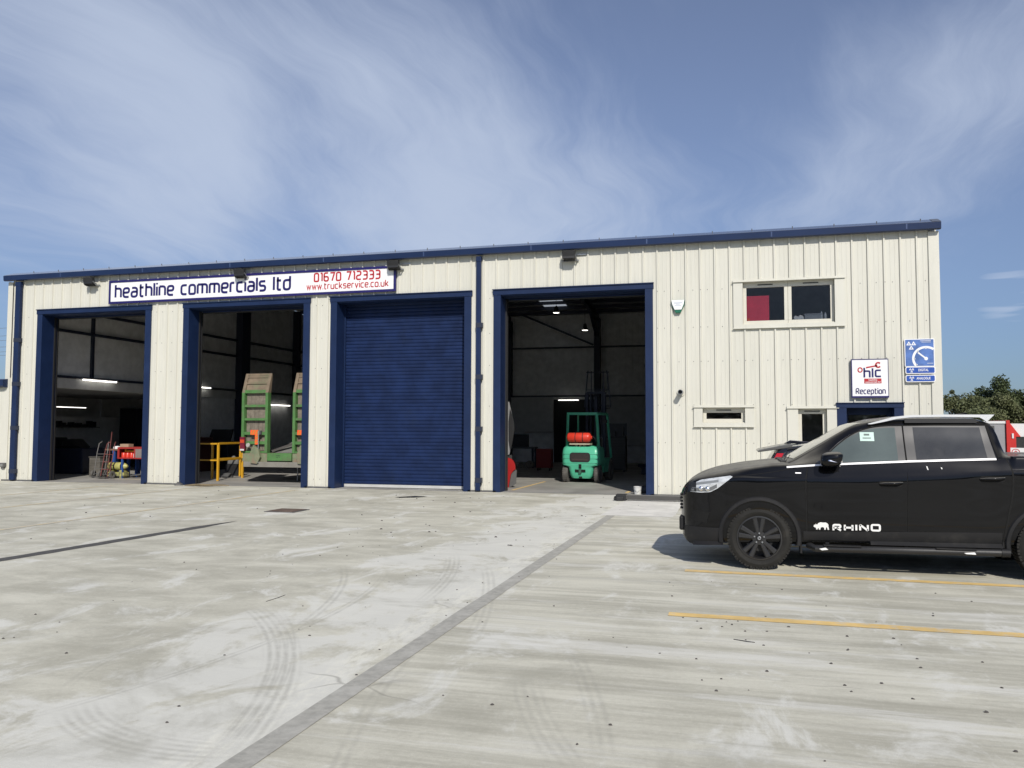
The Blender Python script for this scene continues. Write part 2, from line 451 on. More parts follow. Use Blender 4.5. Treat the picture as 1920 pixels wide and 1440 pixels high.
M_FLOOR = mat('workshop_floor_concrete', (.33, .32, .295), .6, var=.2, vscale=.8, dirt=(.21, .20, .185), dscale=1.1, dlo=.5, dhi=.75, bump=.1)
tag(MB().add([(BX0+.3, D+.02, .004), (BX1-.3, D+.02, .004), (BX1-.3, BACK-.2, .004), (BX0+.3, BACK-.2, .004)], [(0,1,2,3)]).build('workshop_floor', M_FLOOR), kind='structure')

def line_mat(name, col, worn):
    m = mat(name, col, .7, var=.12, vscale=4)
    t = NT(m.node_tree); b = m.node_tree.nodes['Principled BSDF']
    g = t.n.new('ShaderNodeNewGeometry'); p = g.outputs['Position']
    n = t.noise(p, 9, 8, .75)
    c = b.inputs['Base Color'].links[0].from_socket
    n2 = t.noise(p, .7, 4, .6)
    t.put(b.inputs['Base Color'], t.mix(t.ss(t.math('ADD', n, t.math('MULTIPLY', n2, .35)), .70-worn, .95-worn, 0, .85), c, (.56, .54, .48)))
    return m

M_LINE = line_mat('yellow_line_paint', (.76, .53, .20), .06)
M_LINEW = line_mat('worn_yellow_line_paint', (.64, .52, .28), .17)

def strip(name, x0, x1, y0, y1, z, m, wob=.008, seg=.25):
    """flat painted sheet with slightly uneven edges"""
    b = MB(); lx = (x1-x0) > (y1-y0); L = (x1-x0) if lx else (y1-y0); n = max(2, int(L/seg))
    vs = []
    for i in range(n+1):
        t = i/n; e0 = random.uniform(-wob, wob); e1 = random.uniform(-wob, wob)
        if lx: vs += [(x0+L*t, y0+e0, z), (x0+L*t, y1+e1, z)]
        else: vs += [(x0+e0, y0+L*t, z), (x1+e1, y0+L*t, z)]
    b.add(vs, [(2*i, 2*i+2, 2*i+3, 2*i+1) for i in range(n)])
    return tag(b.build(name, m), kind='structure')

M_JOINT = mat('joint_sealant', (.385, .372, .325), .9, var=.14, vscale=14, bump=.3, dirt=(.50, .485, .43), dscale=3, dlo=.45, dhi=.72)
strip('expansion_joint', -2.475, -2.315, -12, 16.1, .004, M_JOINT, .0045, .55)
M_DRAIN = mat('drain_bitumen', (.085, .082, .076), .85, var=.2, vscale=9, bump=.4)
dr = MB(); vs = []
for i in range(41):
    y = 3.0 + 10.15*i/40; w = .115 if i < 37 else .115*(40-i)/4
    x = -9.25 + .05*(y-3.0)
    vs += [(x-w+random.uniform(-.012, .012), y, .004), (x+w+random.uniform(-.012, .012), y, .004)]
dr.add(vs, [(2*i, 2*i+2, 2*i+3, 2*i+1) for i in range(40)])
tag(dr.build('drainage_strip', M_DRAIN), kind='structure')
strip('yellow_line', -.62, 5.2, 9.96, 10.11, .004, M_LINE, .006)
strip('yellow_line', -.62, 5.2, 7.565, 7.715, .004, M_LINE, .006)
strip('yellow_line', -.62, 5.2, 12.48, 12.60, .004, M_LINE, .006)
strip('yellow_line', -11.72, -11.59, 6.0, 20.3, .004, M_LINEW, .008)
strip('yellow_line', -14.95, -14.83, 13.6, 21.1, .004, M_LINEW, .008)
strip('yellow_line', -17.75, -17.62, 15.0, 21.1, .004, M_LINEW, .008)
strip('yellow_line', -6.05, -5.95, 22.0, 26.0, .008, M_LINE, .004)
strip('yellow_line', -19.9, -18.2, 22.9, 23.1, .008, M_LINEW, .004)
strip('yellow_line', -2.9, -2.8, 21.9, 22.6, .008, M_LINE, .004)
strip('concrete_patch', -2.6, -1.2, 16.1, 21.0, .003, mat('pale_concrete', (.70, .68, .62), .85, var=.1, vscale=2, dirt=(.54, .52, .465), dscale=3), .02)
# saw-cut lines across the slab
M_CUT = mat('saw_cut', (.12, .115, .105), .9)

# low access cover and small dark cracks
ac = thing('drain_cover', 'flat brown iron drain cover set in the yard', 'drain cover', (-8.87, 15.1, 0))
MB().box(-.33, .33, -.33, .33, .0, .012).build('frame', M_DGREY, ac)
cv = MB().box(-.29, .29, -.29, .29, .012, .018)
for i in range(6):
    cv.box(-.26, .26, -.25+i*.09, -.21+i*.09, .018, .022)
cv.build('lid', mat('rusty_iron', (.12, .085, .065), .8, var=.3, vscale=9), ac)

# scattered stones and flakes
gr = MB(); rs = random.Random(3)
def stone(x, y, s):
    a = rs.uniform(0, 6.28); n = 6
    ring = [(x+math.cos(a+k*6.283/n)*s*rs.uniform(.7, 1.2)*1.2, y+math.sin(a+k*6.283/n)*s*rs.uniform(.7, 1.2), .001) for k in range(n)]
    top = [(x+(p[0]-x)*.6+rs.uniform(-.1, .1)*s, y+(p[1]-y)*.6, s*rs.uniform(.5, .9)) for p in ring]
    gr.add(ring+top, [tuple(range(n, 2*n))]+[(k, (k+1) % n, (k+1) % n+n, k+n) for k in range(n)])
for _ in range(26): stone(rs.gauss(.15, .75), rs.gauss(6.9, .7), rs.uniform(.006, .013))
for _ in range(44): stone(rs.uniform(-2.2, 3.0), rs.uniform(3.6, 9.4), rs.uniform(.005, .012))
for _ in range(80): stone(rs.uniform(-7, -2.2), rs.uniform(4.0, 13), rs.uniform(.005, .011))
for _ in range(60): stone(rs.uniform(-14, -2), rs.uniform(10, 20.5), rs.uniform(.008, .022))
tag(gr.build('gravel', mat('dark_gravel', (.075, .068, .062), .9, var=.3, vscale=12)), 'loose dark stones scattered across the concrete yard', 'gravel', kind='stuff')

tw = MB().tube([(-.05, 6.86, .003), (.05, 6.81, .006), (.11, 6.805, .003)], .003, 6)
tag(tw.build('twig', M_BLACK), 'thin dark twig lying among the stones near the front yellow line', 'twig')
tw = MB().tube([(-4.38, 7.45, .002), (-4.37, 7.3, .004), (-4.39, 7.12, .002)], .0025, 6)
tag(tw.build('twig', M_BLACK), 'longer dark twig lying on the open concrete left of the wide joint', 'twig')
# black flat scrap in front of the shutter
sc_ = MB().add([(-8.15, 18.9, .006), (-7.95, 18.75, .012), (-7.62, 18.95, .006), (-7.40, 19.2, .014), (-7.75, 19.1, .02), (-7.8, 19.35, .006)], [(0,1,4),(1,2,4),(2,3,4),(4,3,5),(0,4,5)])
tag(sc_.build('rubber_scrap', M_BLACK), 'crumpled black scrap lying on the concrete before the closed shutter', 'scrap')

# ------------------------------------------------------------------ the warehouse
wh = thing('warehouse', 'long cream clad commercial vehicle workshop with blue trim and four tall vehicle doors', 'building', (0, 0, 0))
DOORS = [(-21.50, -17.23), (-16.08, -11.84), (-11.18, -6.95), (-6.32, -2.057)]
DTOP = 5.45
OPEN = [(a+.10, b-.10, 0, DTOP-.08) for a, b in DOORS] + [(.165, 2.315, 4.29, 5.36), (-.84, .185, 1.845, 2.235), (1.43, 2.09, .95, 2.20), (2.42, 3.68, 0, 2.24)]
WTOP = 6.50
PITCHX = .359; RIB0 = 1.631 % PITCHX
prof = []
x = BX0 + .18
k0 = math.ceil((BX0+.2-RIB0)/PITCHX); k = k0
prof.append((BX0+.17, 0))
while RIB0 + k*PITCHX < 4.40:
    a = RIB0 + k*PITCHX
    prof += [(a-.012, 0), (a-.002, -.042), (a+.030, -.042), (a+.044, 0)]
    for q in (.145, .245):
        if a+q+.02 < 4.40: prof += [(a+q, 0), (a+q+.006, -.004), (a+q+.016, -.004), (a+q+.022, 0)]
    k += 1
prof.append((4.42, 0))
prof = sorted(prof)
def prof_y(xx):
    for i in range(len(prof)-1):
        if prof[i][0] <= xx <= prof[i+1][0]:
            a, b = prof[i], prof[i+1]
            return a[1] + (b[1]-a[1])*(xx-a[0])/max(1e-9, b[0]-a[0])
    return 0
def clad(profile, openings, ztop, yoff=D):
    xs = sorted({round(p[0], 4) for p in profile} | {round(v, 4) for o in openings for v in o[:2]})
    b = MB()
    for x0, x1 in zip(xs, xs[1:]):
        if x1-x0 < 1e-4: continue
        xm = (x0+x1)/2
        zs = [(0., ztop)]
        for ox0, ox1, oz0, oz1 in openings:
            if ox0 < xm < ox1:
                nz = []
                for a, c in zs:
                    if oz1 <= a or oz0 >= c: nz.append((a, c)); continue
                    if oz0 > a: nz.append((a, oz0))
                    if oz1 < c: nz.append((oz1, c))
                zs = nz
        for a, c in zs:
            y0, y1 = yoff+prof_y(x0), yoff+prof_y(x1)
            b.add([(x0, y0, a), (x1, y1, a), (x1, y1, c), (x0, y0, c)], [(0, 1, 2, 3)])
    return b
clad(prof, OPEN, WTOP).build('front_wall', M_CLAD, wh, fixn=False)
# inner lining leaf, with the same openings, so the inside is dark
OP2 = [(a-.0, b+.0, 0, 5.45) for a, b in DOORS] + OPEN[4:]
inn = MB()
def leaf(b, openings, x0, x1, z0, z1, y0, y1, mi=0):
    xs = sorted({x0, x1} | {v for o in openings for v in o[:2]}); 
    for a, c in zip(xs, xs[1:]):
        m = (a+c)/2; zz = [(z0, z1)]
        for o in openings:
            if o[0] < m < o[1]:
                nz = []
                for p, q in zz:
                    if o[2] > p: nz.append((p, min(q, o[2])))
                    if o[3] < q: nz.append((max(p, o[3]), q))
                zz = nz
        for p, q in zz: b.box(a, c, y0, y1, p, q, mi)
leaf(inn, OP2, BX0+.05, BX1-.05, .0, 6.5, D+.16, D+.22)
inn.build('inner_lining', M_WALLIN, wh)

# side walls, back wall, roof
sw = MB()
n = int((BACK-D-.2)/.33)
for X, sgn in ((BX1-.03, 1), (BX0+.03, -1)):
    sw = MB()
    for i in range(n):
        y0 = D+.22 + i*(BACK-D-.22)/n; y1 = D+.22+(i+1)*(BACK-D-.22)/n
        h0 = 6.6 if y0 < D else 0
        def zt(y): return 6.5 + (y-D)*(2.15/11.8) if y < D+11.8 else 8.65 - (y-D-11.8)*(1.0/9.2)
        if sgn < 0 and y0 < 30.4:      # the left gable opens low down into the annexe
            zb = 3.06
        else: zb = 0
        pts = [(y0, 0), (y0+.02, .03), (y0+.05, .03), (y0+.07, 0), (y1, 0)]
        for (a, oa), (c, oc) in zip(pts, pts[1:]):
            sw.add([(X+sgn*oa, a, zb), (X+sgn*oc, c, zb), (X+sgn*oc, c, zt(c)-.05), (X+sgn*oa, a, zt(a)-.05)], [(0,1,2,3)])
    sw.build('side_wall', M_CLAD, wh, fixn=False)
def rz(y): return 6.5 + (y-D)*(2.15/11.8) if y < D+11.8 else 8.65 - (y-D-11.8)*(1.0/9.2)
rib_in = MB()      # inside faces of the gable and back walls
Xl = BX0+.25
rib_in.box(Xl-.06, Xl, D+.22, 30.4, 3.06, 6.5)
rib_in.box(Xl-.06, Xl, 30.4, BACK-.1, 0, 6.5)
rib_in.prism([(D+.3, 6.5), (BACK-.1, 6.5), (BACK-.1, rz(BACK)-.12), (D+11.8, 8.52), (D+.3, 6.52)], Xl-.06, Xl, plane='YZ')
for i in range(82):
    x0 = Xl + i*(BX1-.2-Xl)/82; x1 = x0 + .26
    rib_in.box(x0, x1, BACK-.16, BACK-.10, 3.4, 7.70)
    rib_in.box(x0+.26, x0+(BX1-.2-Xl)/82, BACK-.13, BACK-.09, 3.4, 7.70)
rib_in.box(Xl, BX1-.1, BACK-.14, BACK-.08, 0, 3.4)
rib_in.box(BX1-.16, BX1-.1, D+.22, BACK-.1, 0, 6.5)
rib_in.prism([(D+.3, 6.5), (BACK-.1, 6.5), (BACK-.1, rz(BACK)-.12), (D+11.8, 8.52), (D+.3, 6.52)], BX1-.16, BX1-.1, plane='YZ')
rib_in.box(-1.85, -1.75, D+.22, 33.0, 0, 6.45)       # partition beside the office
rib_in.box(-1.75, BX1-.16, 26.4, 26.5, 0, 6.7)      # back of the office rooms
rib_in.build('inner_wall', M_WALLIN, wh)
MB().box(-1.74, BX1-.17, D+.23, 26.38, 3.0, 3.2).build('office_floor', M_ROOFIN, wh)
rf = MB()
def slab(y0, z0, y1, z1, x0, x1, t=.08): rf.add([(x0,y0,z0),(x1,y0,z0),(x1,y1,z1),(x0,y1,z1),(x0,y0,z0+t),(x1,y0,z0+t),(x1,y1,z1+t),(x0,y1,z1+t)],
                 [(0,3,2,1),(4,5,6,7),(0,1,5,4),(1,2,6,5),(2,3,7,6),(3,0,4,7)])
slab(D-.02, 6.49, D+11.8, 8.65, BX0-.0, BX1+.0)
# rear slope around one rooflight
ry = lambda y: 8.65-(y-D-11.8)*(1.0/9.2)
ya, yb = 37.2, 40.6
slab(D+11.8, 8.65, ya, ry(ya), BX0, BX1); slab(yb, ry(yb), BACK+.1, ry(BACK+.1), BX0, BX1)
slab(ya, ry(ya), yb, ry(yb), BX0, -9.35); slab(ya, ry(ya), yb, ry(yb), -8.15, BX1)
rf.build('roof', M_ROOFIN, wh)
rl = MB().add([(-9.35, ya, ry(ya)+.05), (-8.15, ya, ry(ya)+.05), (-8.15, yb, ry(yb)+.05), (-9.35, yb, ry(yb)+.05)], [(0,1,2,3)])
def translucent(name, col):
    m = bpy.data.materials.new(name); m.use_nodes = True; t = NT(m.node_tree); t.n.clear()
    a = t.n.new('ShaderNodeBsdfTranslucent'); a.inputs[0].default_value = col4(col); o_ = t.n.new('ShaderNodeOutputMaterial'); t.l.new(a.outputs[0], o_.inputs[0]); return m
rl.build('rooflight', translucent('rooflight_sheet', (.34, .36, .37)), wh)

# eaves gutter and roof edge
gt = MB()
gp = [(D-.00, 6.42), (D-.17, 6.395), (D-.215, 6.415), (D-.225, 6.560), (D-.205, 6.570), (D+.0, 6.58), (D+.0, 6.50)]
gt.prism(gp, BX0-.02, BX1+.02, plane='YZ')
gt.build('eaves_gutter', M_NAVYR, wh)
MB().prism([(D-.205, 6.571), (D-.205, 6.577), (D+.16, 6.715), (D+.24, 6.715), (D+.24, 6.60), (D+.0, 6.59)], BX0-.02, BX1+.025, plane='YZ').build('roof_edge_flashing', mat('roof_edge_sky_sheen', (.11, .125, .165), .26, coat=1.0, var=.12, vscale=2.5), wh)  # lighter base colour stands in for the sky's glancing reflection
ge = MB()
x = BX0+2.2
while x < BX1-.2:
    ge.add([(x, D-.221, 6.43), (x+.03, D-.221, 6.43), (x+.03, D-.229, 6.555), (x, D-.229, 6.555)], [(0,1,2,3)])
    x += 3.05
ge.each('gutter_joint', mat('gutter_joint', (.045, .075, .17), .5), wh)
fx = MB(); x = BX0+.8
while x < BX1:
    fx.cyl((x, D+.15, 6.70), (x, D+.15, 6.745), .012, 6); x += .97
fx.each('roof_fixing', M_DGREY, wh)
MB().add([(BX1-.16, D-.212, 6.581), (BX1+.022, D-.212, 6.581), (BX1+.022, D+.155, 6.722), (BX1-.16, D+.155, 6.722)], [(0,1,2,3)]).build('verge_end', M_GREYM, wh)

# corner flashings
cf = MB()
for a, b_, s in ((BX0, BX0+.19, -1), (4.41, BX1, 1)):
    cf.box(a, b_, D-.036, D+.0, .02, 6.38); 
cf.box(BX1-.03, BX1+.004, D, D+.25, .02, 6.4); cf.box(BX0-.004, BX0+.03, D, D+.25, .02, 6.4)
cf.each('corner_flashing', M_CLAD, wh)
MB().box(BX0+.19, BX0+.196, D-.034, D-.0, 3.3, 6.34).build('corner_gap', M_BLACK, wh)

# fixing screws in rows (uncountable specks)
scw = MB()
k = k0
while RIB0 + k*PITCHX < 4.35:
    a = RIB0 + k*PITCHX
    for z in (.25, 1.35, 2.30, 3.40, 4.27, 5.22):
        for dx in ((.19,) if k % 3 else (.19, .02)):
            X = a+dx; yy = D + prof_y(X) - .006
            if any(o[0]-.13 < X < o[1]+.13 and o[2]-.14 < z < o[3]+.14 for o in OPEN): continue
            scw.cyl((X, yy-.003, z), (X, yy+.004, z), .011, 6)
    if k % 3 == 0:
        for z in (.75, 1.85, 2.85, 3.85, 4.75, 5.7):
            X = a+.02
            if any(o[0]-.13 < X < o[1]+.13 and o[2]-.14 < z < o[3]+.14 for o in OPEN): continue
            scw.cyl((X, D-.040, z), (X, D-.030, z), .011, 6)
    k += 1
sco = scw.build('fixing_screws', mat('screw_caps', (.16, .15, .14), .6), wh); sco['kind'] = 'stuff'

# base drip along the wall foot
bd = MB()
segs = []; cur = BX0
for a, b_ in DOORS: segs.append((cur+.0, a+.08)); cur = b_-.08
segs.append((cur, 2.4))
for a, b_ in segs: bd.box(a, b_, D-.045, D+.02, 0, .045)
bd.each('base_drip', mat('base_dark', (.10, .10, .10), .8), wh)

# door surrounds: front flashing, reveals, lintel
for i, (a, b_) in enumerate(DOORS):
    s = MB(); w = .20; dep = .60
    s.box(a, a+w, D-.045, D-.0, 0, DTOP-.155)
    s.box(b_-w, b_, D-.045, D-.0, 0, DTOP-.155)
    s.box(a-.02, b_+.02, D-.055, D-.0, DTOP-.15, DTOP)
    s.box(a-.03, b_+.03, D-.085, D-.055, DTOP-.02, DTOP+.004)
    s.box(a+w-.03, a+w, D-.0, D+dep, 0, DTOP-.16)
    s.box(b_-w, b_-w+.03, D-.0, D+dep, 0, DTOP-.16)
    s.box(a+w-.03, b_-w+.03, D-.0, D+dep, DTOP-.18, DTOP-.15)
    s.build('door_surround', M_NAVY, wh)
    g = MB()
    for X in (a+w+.0, b_-w-.035):
        g.box(X, X+.035, D+.44, D+.50, 0, DTOP-.2); g.box(X, X+.035, D+.56, D+.60, 0, DTOP-.2)
    g.box(a+w+.08, b_-w-.08, D+.52, D+.60, DTOP-.25, DTOP-.19)
    g.each('guide_rail', M_BLACK if i != 2 else M_NAVY, wh)
    if i != 2:
        rs2 = MB().cyl((a+.2, D+.80, DTOP+.22), (b_-.2, D+.80, DTOP+.22), .20, 20)
        rs2.box(a+w+.08, b_-w-.08, D+.505, D+.545, DTOP-.22, DTOP-.19)
        rs2.build('rolled_shutter', M_SHUT, wh)
# closed roller shutter
a, b_ = DOORS[2][0]+.22, DOORS[2][1]-.22
sh = MB(); z = .10; pit = .1005
while z < DTOP-.22:
    yb_ = D+.525
    pts = [(yb_-.002, z), (yb_-.014, z+.010), (yb_-.018, z+.046), (yb_-.014, z+.082), (yb_-.002, z+.090), (yb_+.003, z+pit)]
    for (y0, z0), (y1, z1) in zip(pts, pts[1:]):
        sh.add([(a, y0, z0), (b_, y0, z0), (b_, y1, z1), (a, y1, z1)], [(0,1,2,3)])
    z += pit
sho = sh.build('roller_shutter', M_SHUT, wh, fixn=False)
MB().box(a, b_, D+.49, D+.54, .02, .10).build('bottom_rail', mat('shutter_foot', (.50, .50, .48), .5), wh)
MB().box(a-.1, b_+.1, D+.56, D+.60, 0, DTOP).build('shutter_backing', M_BLACK, wh)

# downpipes
def downpipe(x, w):
    s = MB().box(x-w/2, x+w/2, D-.15, D-.055, .04, 6.36)
    s.box(x-w/2-.01, x+w/2+.01, D-.16, D-.05, 6.22, 6.36)
    o = s.build('downpipe', M_NAVY, wh, bevel=.008)
    c = MB()
    for z in (.25, 1.62, 3.02, 4.42): c.box(x-w/2-.006, x+w/2+.05, D-.155, D-.035, z, z+.13); 
    c.each('bracket', M_STEELD, o)
downpipe(-22.20, .19)
downpipe(-6.72, .125)

# windows
def window(x0, x1, z0, z1, panes, fl=.23, sill=True, vent=None, ytrim=None, nofl=()):
    """opening x0..x1,z0..z1; cream flashing round it, deep reveal, upvc frame and panes"""
    s = MB()
    s.box(x0-fl, x0, D-.048, D-.001, z0-.085, z1+.0)
    s.box(x1, x1+fl, D-.048, D-.001, z0-.085, z1+.0)
    s.box(x0-fl-.01, x1+fl+.01, D-.05, D-.001, z1, z1+.06); s.box(x0-fl-.02, x1+fl+.02, D-.085, D-.0505, z1+.0, z1+.014)
    s.box(x0, x1, D-.047, D-.001, z0-.085, z0)
    s.box(x0-fl-.01, x1+fl+.01, D-.08, D-.0485, z0-.10, z0-.08)
    s.box(x0-.012, x0, D, D+.15, z0, z1); s.box(x1, x1+.012, D, D+.15, z0, z1)
    s.box(x0, x1, D, D+.15, z1-.0, z1+.012)
    o = s.build('window', M_CLAD, wh)
    MB().box(x0, x1, D+.0, D+.10, z0-.0, z0+.022).build('sill', M_FRAME, o)
    n = len(panes)
    for (a, b2) in panes:
        f = MB(); z0f = z0+.022; t = .085
        yf = D+.085
        f.box(a, b2, yf, yf+.06, z0f, z0f+t); f.box(a, b2, yf, yf+.06, z1-.13, z1)
        f.box(a, a+t, yf, yf+.06, z0f+t, z1-.13); f.box(b2-t, b2, yf, yf+.06, z0f+t, z1-.13)
        f.build('frame', M_FRAME, o, bevel=.006)
        MB().add([(a+t, yf+.03, z0f+t), (b2-t, yf+.03, z0f+t), (b2-t, yf+.03, z1-.13), (a+t, yf+.03, z1-.13)], [(0,1,2,3)]).build('pane', M_PANE, o)
        cx = (a+b2)/2; hw = min(.18, (b2-a)*.28)
        MB().box(cx-hw, cx+hw, yf-.012, yf, z1-.075, z1-.052).build('trickle_vent', M_BLACK, o)
    return o
window(.165, 2.315, 4.29, 5.36, [(.17, 1.238), (1.242, 2.31)])
window(-.84, .185, 1.845, 2.235, [(-.835, .18)], .215)
window(1.43, 2.09, .95, 2.20, [(1.435, 2.085)], .25)

# reception doorway
rd = MB()
rd.box(2.31, 2.53, D-.050, D-.002, 0, 2.215); rd.box(3.585, 3.79, D-.050, D-.002, 0, 2.215); rd.box(2.30, 3.80, D-.06, D-.002, 2.215, 2.335)
rd.box(2.29, 3.81, D-.09, D-.06, 2.32, 2.338)
rd.box(2.50, 2.53, D-.002, D+.5, 0, 2.215); rd.box(3.585, 3.61, D-.002, D+.5, 0, 2.215); rd.box(2.5, 3.61, D-.002, D+.5, 2.215, 2.24)
rdo = rd.build('reception_doorway', M_NAVY, wh)
dl = MB(); dl.box(2.53, 3.585, D+.42, D+.47, 0, .25); dl.box(2.53, 3.585, D+.42, D+.47, 2.05, 2.215); dl.box(2.53, 2.62, D+.42, D+.47, .25, 2.05); dl.box(3.49, 3.585, D+.42, D+.47, .25, 2.05)
dl.build('door_leaf', M_NAVY, rdo)
MB().box(2.62, 3.49, D+.44, D+.446, .25, 2.05).build('door_glass', M_PANE, rdo)

# steel frame inside
st = MB()
for X in (-16.7, -11.5, -6.6, -1.9):
    for y in (D+.45,): st.box(X-.1, X+.1, D+.24, D+.55, 0, 6.5)
for y in (24.6-.04,): st.box(Xl, Xl+.10, y-.05, y+.05, 3.4, rz(y)-.2)
for y, w in ((33.75, .33), (27.9, .10), (38.6, .12)): st.box(Xl, Xl+.34, y-w, y+w, 0 if w > .2 else 3.4, rz(y)-.2)
for z in (5.05, 5.78): st.box(Xl, Xl+.12, D+.3, BACK-.2, z-.05, z+.04)
st.box(Xl, Xl+.10, D+.3, BACK-.2, 3.42, 3.50)
for z in (3.42, 5.95): st.box(Xl, BX1-.2, BACK-.28, BACK-.17, z-.03, z+.05)
for X in (-17.0, -11.6, -6.9, -2.2): 
    st.bar((X, D+.5, 6.22), (X, D+11.8, 8.35), .16, .38); st.bar((X, D+11.8, 8.35), (X, BACK-.3, 7.45), .16, .38)
    st.box(X-.15, X+.15, BACK-.55, BACK-.2, 0, 7.4)
    st.bar((X, BACK-.6, 6.6), (X, BACK-2.4, 7.6), .15, .3)
st.bar((-11.5, BACK-.4, 8.0), (-7.1, BACK-.4, 6.05), .09)
for i in range(9): 
    y = D+13+i*.98; st.box(Xl, BX1-.2, y, y+.06, ry(y)-.18, ry(y)-.02) if y < BACK-.3 else None
st.build('steel_frame', M_STEELD, wh)
# pale sheeting band over the low opening, doorway shade painted as a black sheet and mezzanine edge at the back
MB().box(Xl, Xl+.05, D+.3, 33.4, 3.06, 3.41).build('wall_band', mat('pale_band', (.62, .62, .60), .6), wh)
bk = MB().box(-9.2, -6.75, BACK-.32, BACK-.30, 0, 3.25)
bk.build('rear_doorway', mat('painted_opening_shade', (.012, .013, .015), .8), wh)  # flat black sheet in place of the unlit depth of the opening
bk = MB().box(-11.6, -9.2, BACK-.5, BACK-.36, 1.55, 3.38); bk.box(-6.6, -4.0, BACK-.5, BACK-.36, .9, 3.38)
bk.each('rear_panel', mat('panel_grey', (.45, .455, .45), .7), wh)

# annexe on the left
ax = thing('annexe', 'low cream lean-to annexe with dark blue fascia against the left end of the workshop', 'building')
axw = MB(); x = -29.5
while x < BX0-.02:
    x1 = min(x+.359, BX0)
    for (p, oa), (q, ob) in zip([(x, 0), (x+.012, -.03), (x+.04, -.03), (x+.052, 0)], [(x+.012, -.03), (x+.04, -.03), (x+.052, 0), (x1, 0)]):
        if p < BX0: axw.add([(p, D+oa-.002, 0), (min(q, BX0), D+ob-.002, 0), (min(q, BX0), D+ob-.002, 3.06), (p, D+oa-.002, 3.06)], [(0,1,2,3)])
    x = x1
axw.build('front_wall', M_CLAD, ax, fixn=False)
aw = MB(); aw.box(-29.5, -29.42, D+.05, 33, 0, 3.1); aw.box(-29.4, BX0+.1, 32.9, 33, 0, 3.1); aw.box(-28.2, -28.1, D+.1, 32.9, 0, 2.2)
aw.build('inner_wall', mat('annexe_white', (.66, .66, .65), .7), ax)
MB().box(-29.5, BX0+.24, D+.06, 33.0, 3.08, 3.2).build('roof', M_ROOFIN, ax)
MB().prism([(D-.03, 2.98), (D-.17, 2.98), (D-.22, 3.03), (D-.23, 3.22), (D-.0, 3.26)], -29.6, BX0+.12, plane='YZ').build('fascia', M_NAVYR, ax)
MB().add([(-29.5, D+.05, .004), (BX0+.3, D+.05, .004), (BX0+.3, 32.9, .004), (-29.5, 32.9, .004)], [(0,1,2,3)]).build('floor', M_FLOOR, ax)

# ------------------------------------------------------------------ stroke lettering
def rnd(pts, r, seg=4):
    out = [pts[0]]
    for i in range(1, len(pts)-1):
        p0, p1, p2 = Vector(pts[i-1]), Vector(pts[i]), Vector(pts[i+1])
        a = (p0-p1); b = (p2-p1); rr = min(r, a.length*.49, b.length*.49)
        A = p1 + a.normalized()*rr; B = p1 + b.normalized()*rr
        for k in range(seg+1):
            t = k/seg; q = A*(1-t)**2 + p1*2*t*(1-t) + B*t*t; out.append((q.x, q.y))
    out.append(pts[-1]); return out
def stroke(mb, pts, t, f, y0, y1):
    """ribbon of width t along pts, f maps 2d -> (x,z)"""
    n = len(pts); L = []; Rr = []
    for i in range(n):
        p = Vector(pts[i]); a = Vector(pts[max(i-1, 0)]); b = Vector(pts[min(i+1, n-1)])
        d1 = (p-a); d2 = (b-p)
        d1 = d1.normalized() if d1.length > 1e-9 else d2.normalized(); d2 = d2.normalized() if d2.length > 1e-9 else d1
        d = (d1+d2); d = d.normalized() if d.length > 1e-6 else d1
        nrm = Vector((-d.y, d.x)); c = max(.35, nrm.dot(Vector((-d1.y, d1.x)))); w = t/2/c
        L.append(p+nrm*w); Rr.append(p-nrm*w)
    vs = []
    for l, r in zip(L, Rr):
        for q in (l, r):
            X, Z = f(q.x, q.y); vs.append((X, y0, Z)); vs.append((X, y1, Z))
    fs = []
    for i in range(n-1):
        a = 4*i; b = a+4
        fs += [(a, b, b+2, a+2), (a+1, a+3, b+3, b+1), (a, a+1, b+1, b), (a+2, b+2, b+3, a+3)]
    fs += [(0, 2, 3, 1), (4*(n-1), 4*(n-1)+1, 4*(n-1)+3, 4*(n-1)+2)]
    mb.add(vs, fs)
W = .72
def sq(w, h): return [(w/2, 0), (0, 0), (0, h), (w, h), (w, 0), (w/2, 0)]
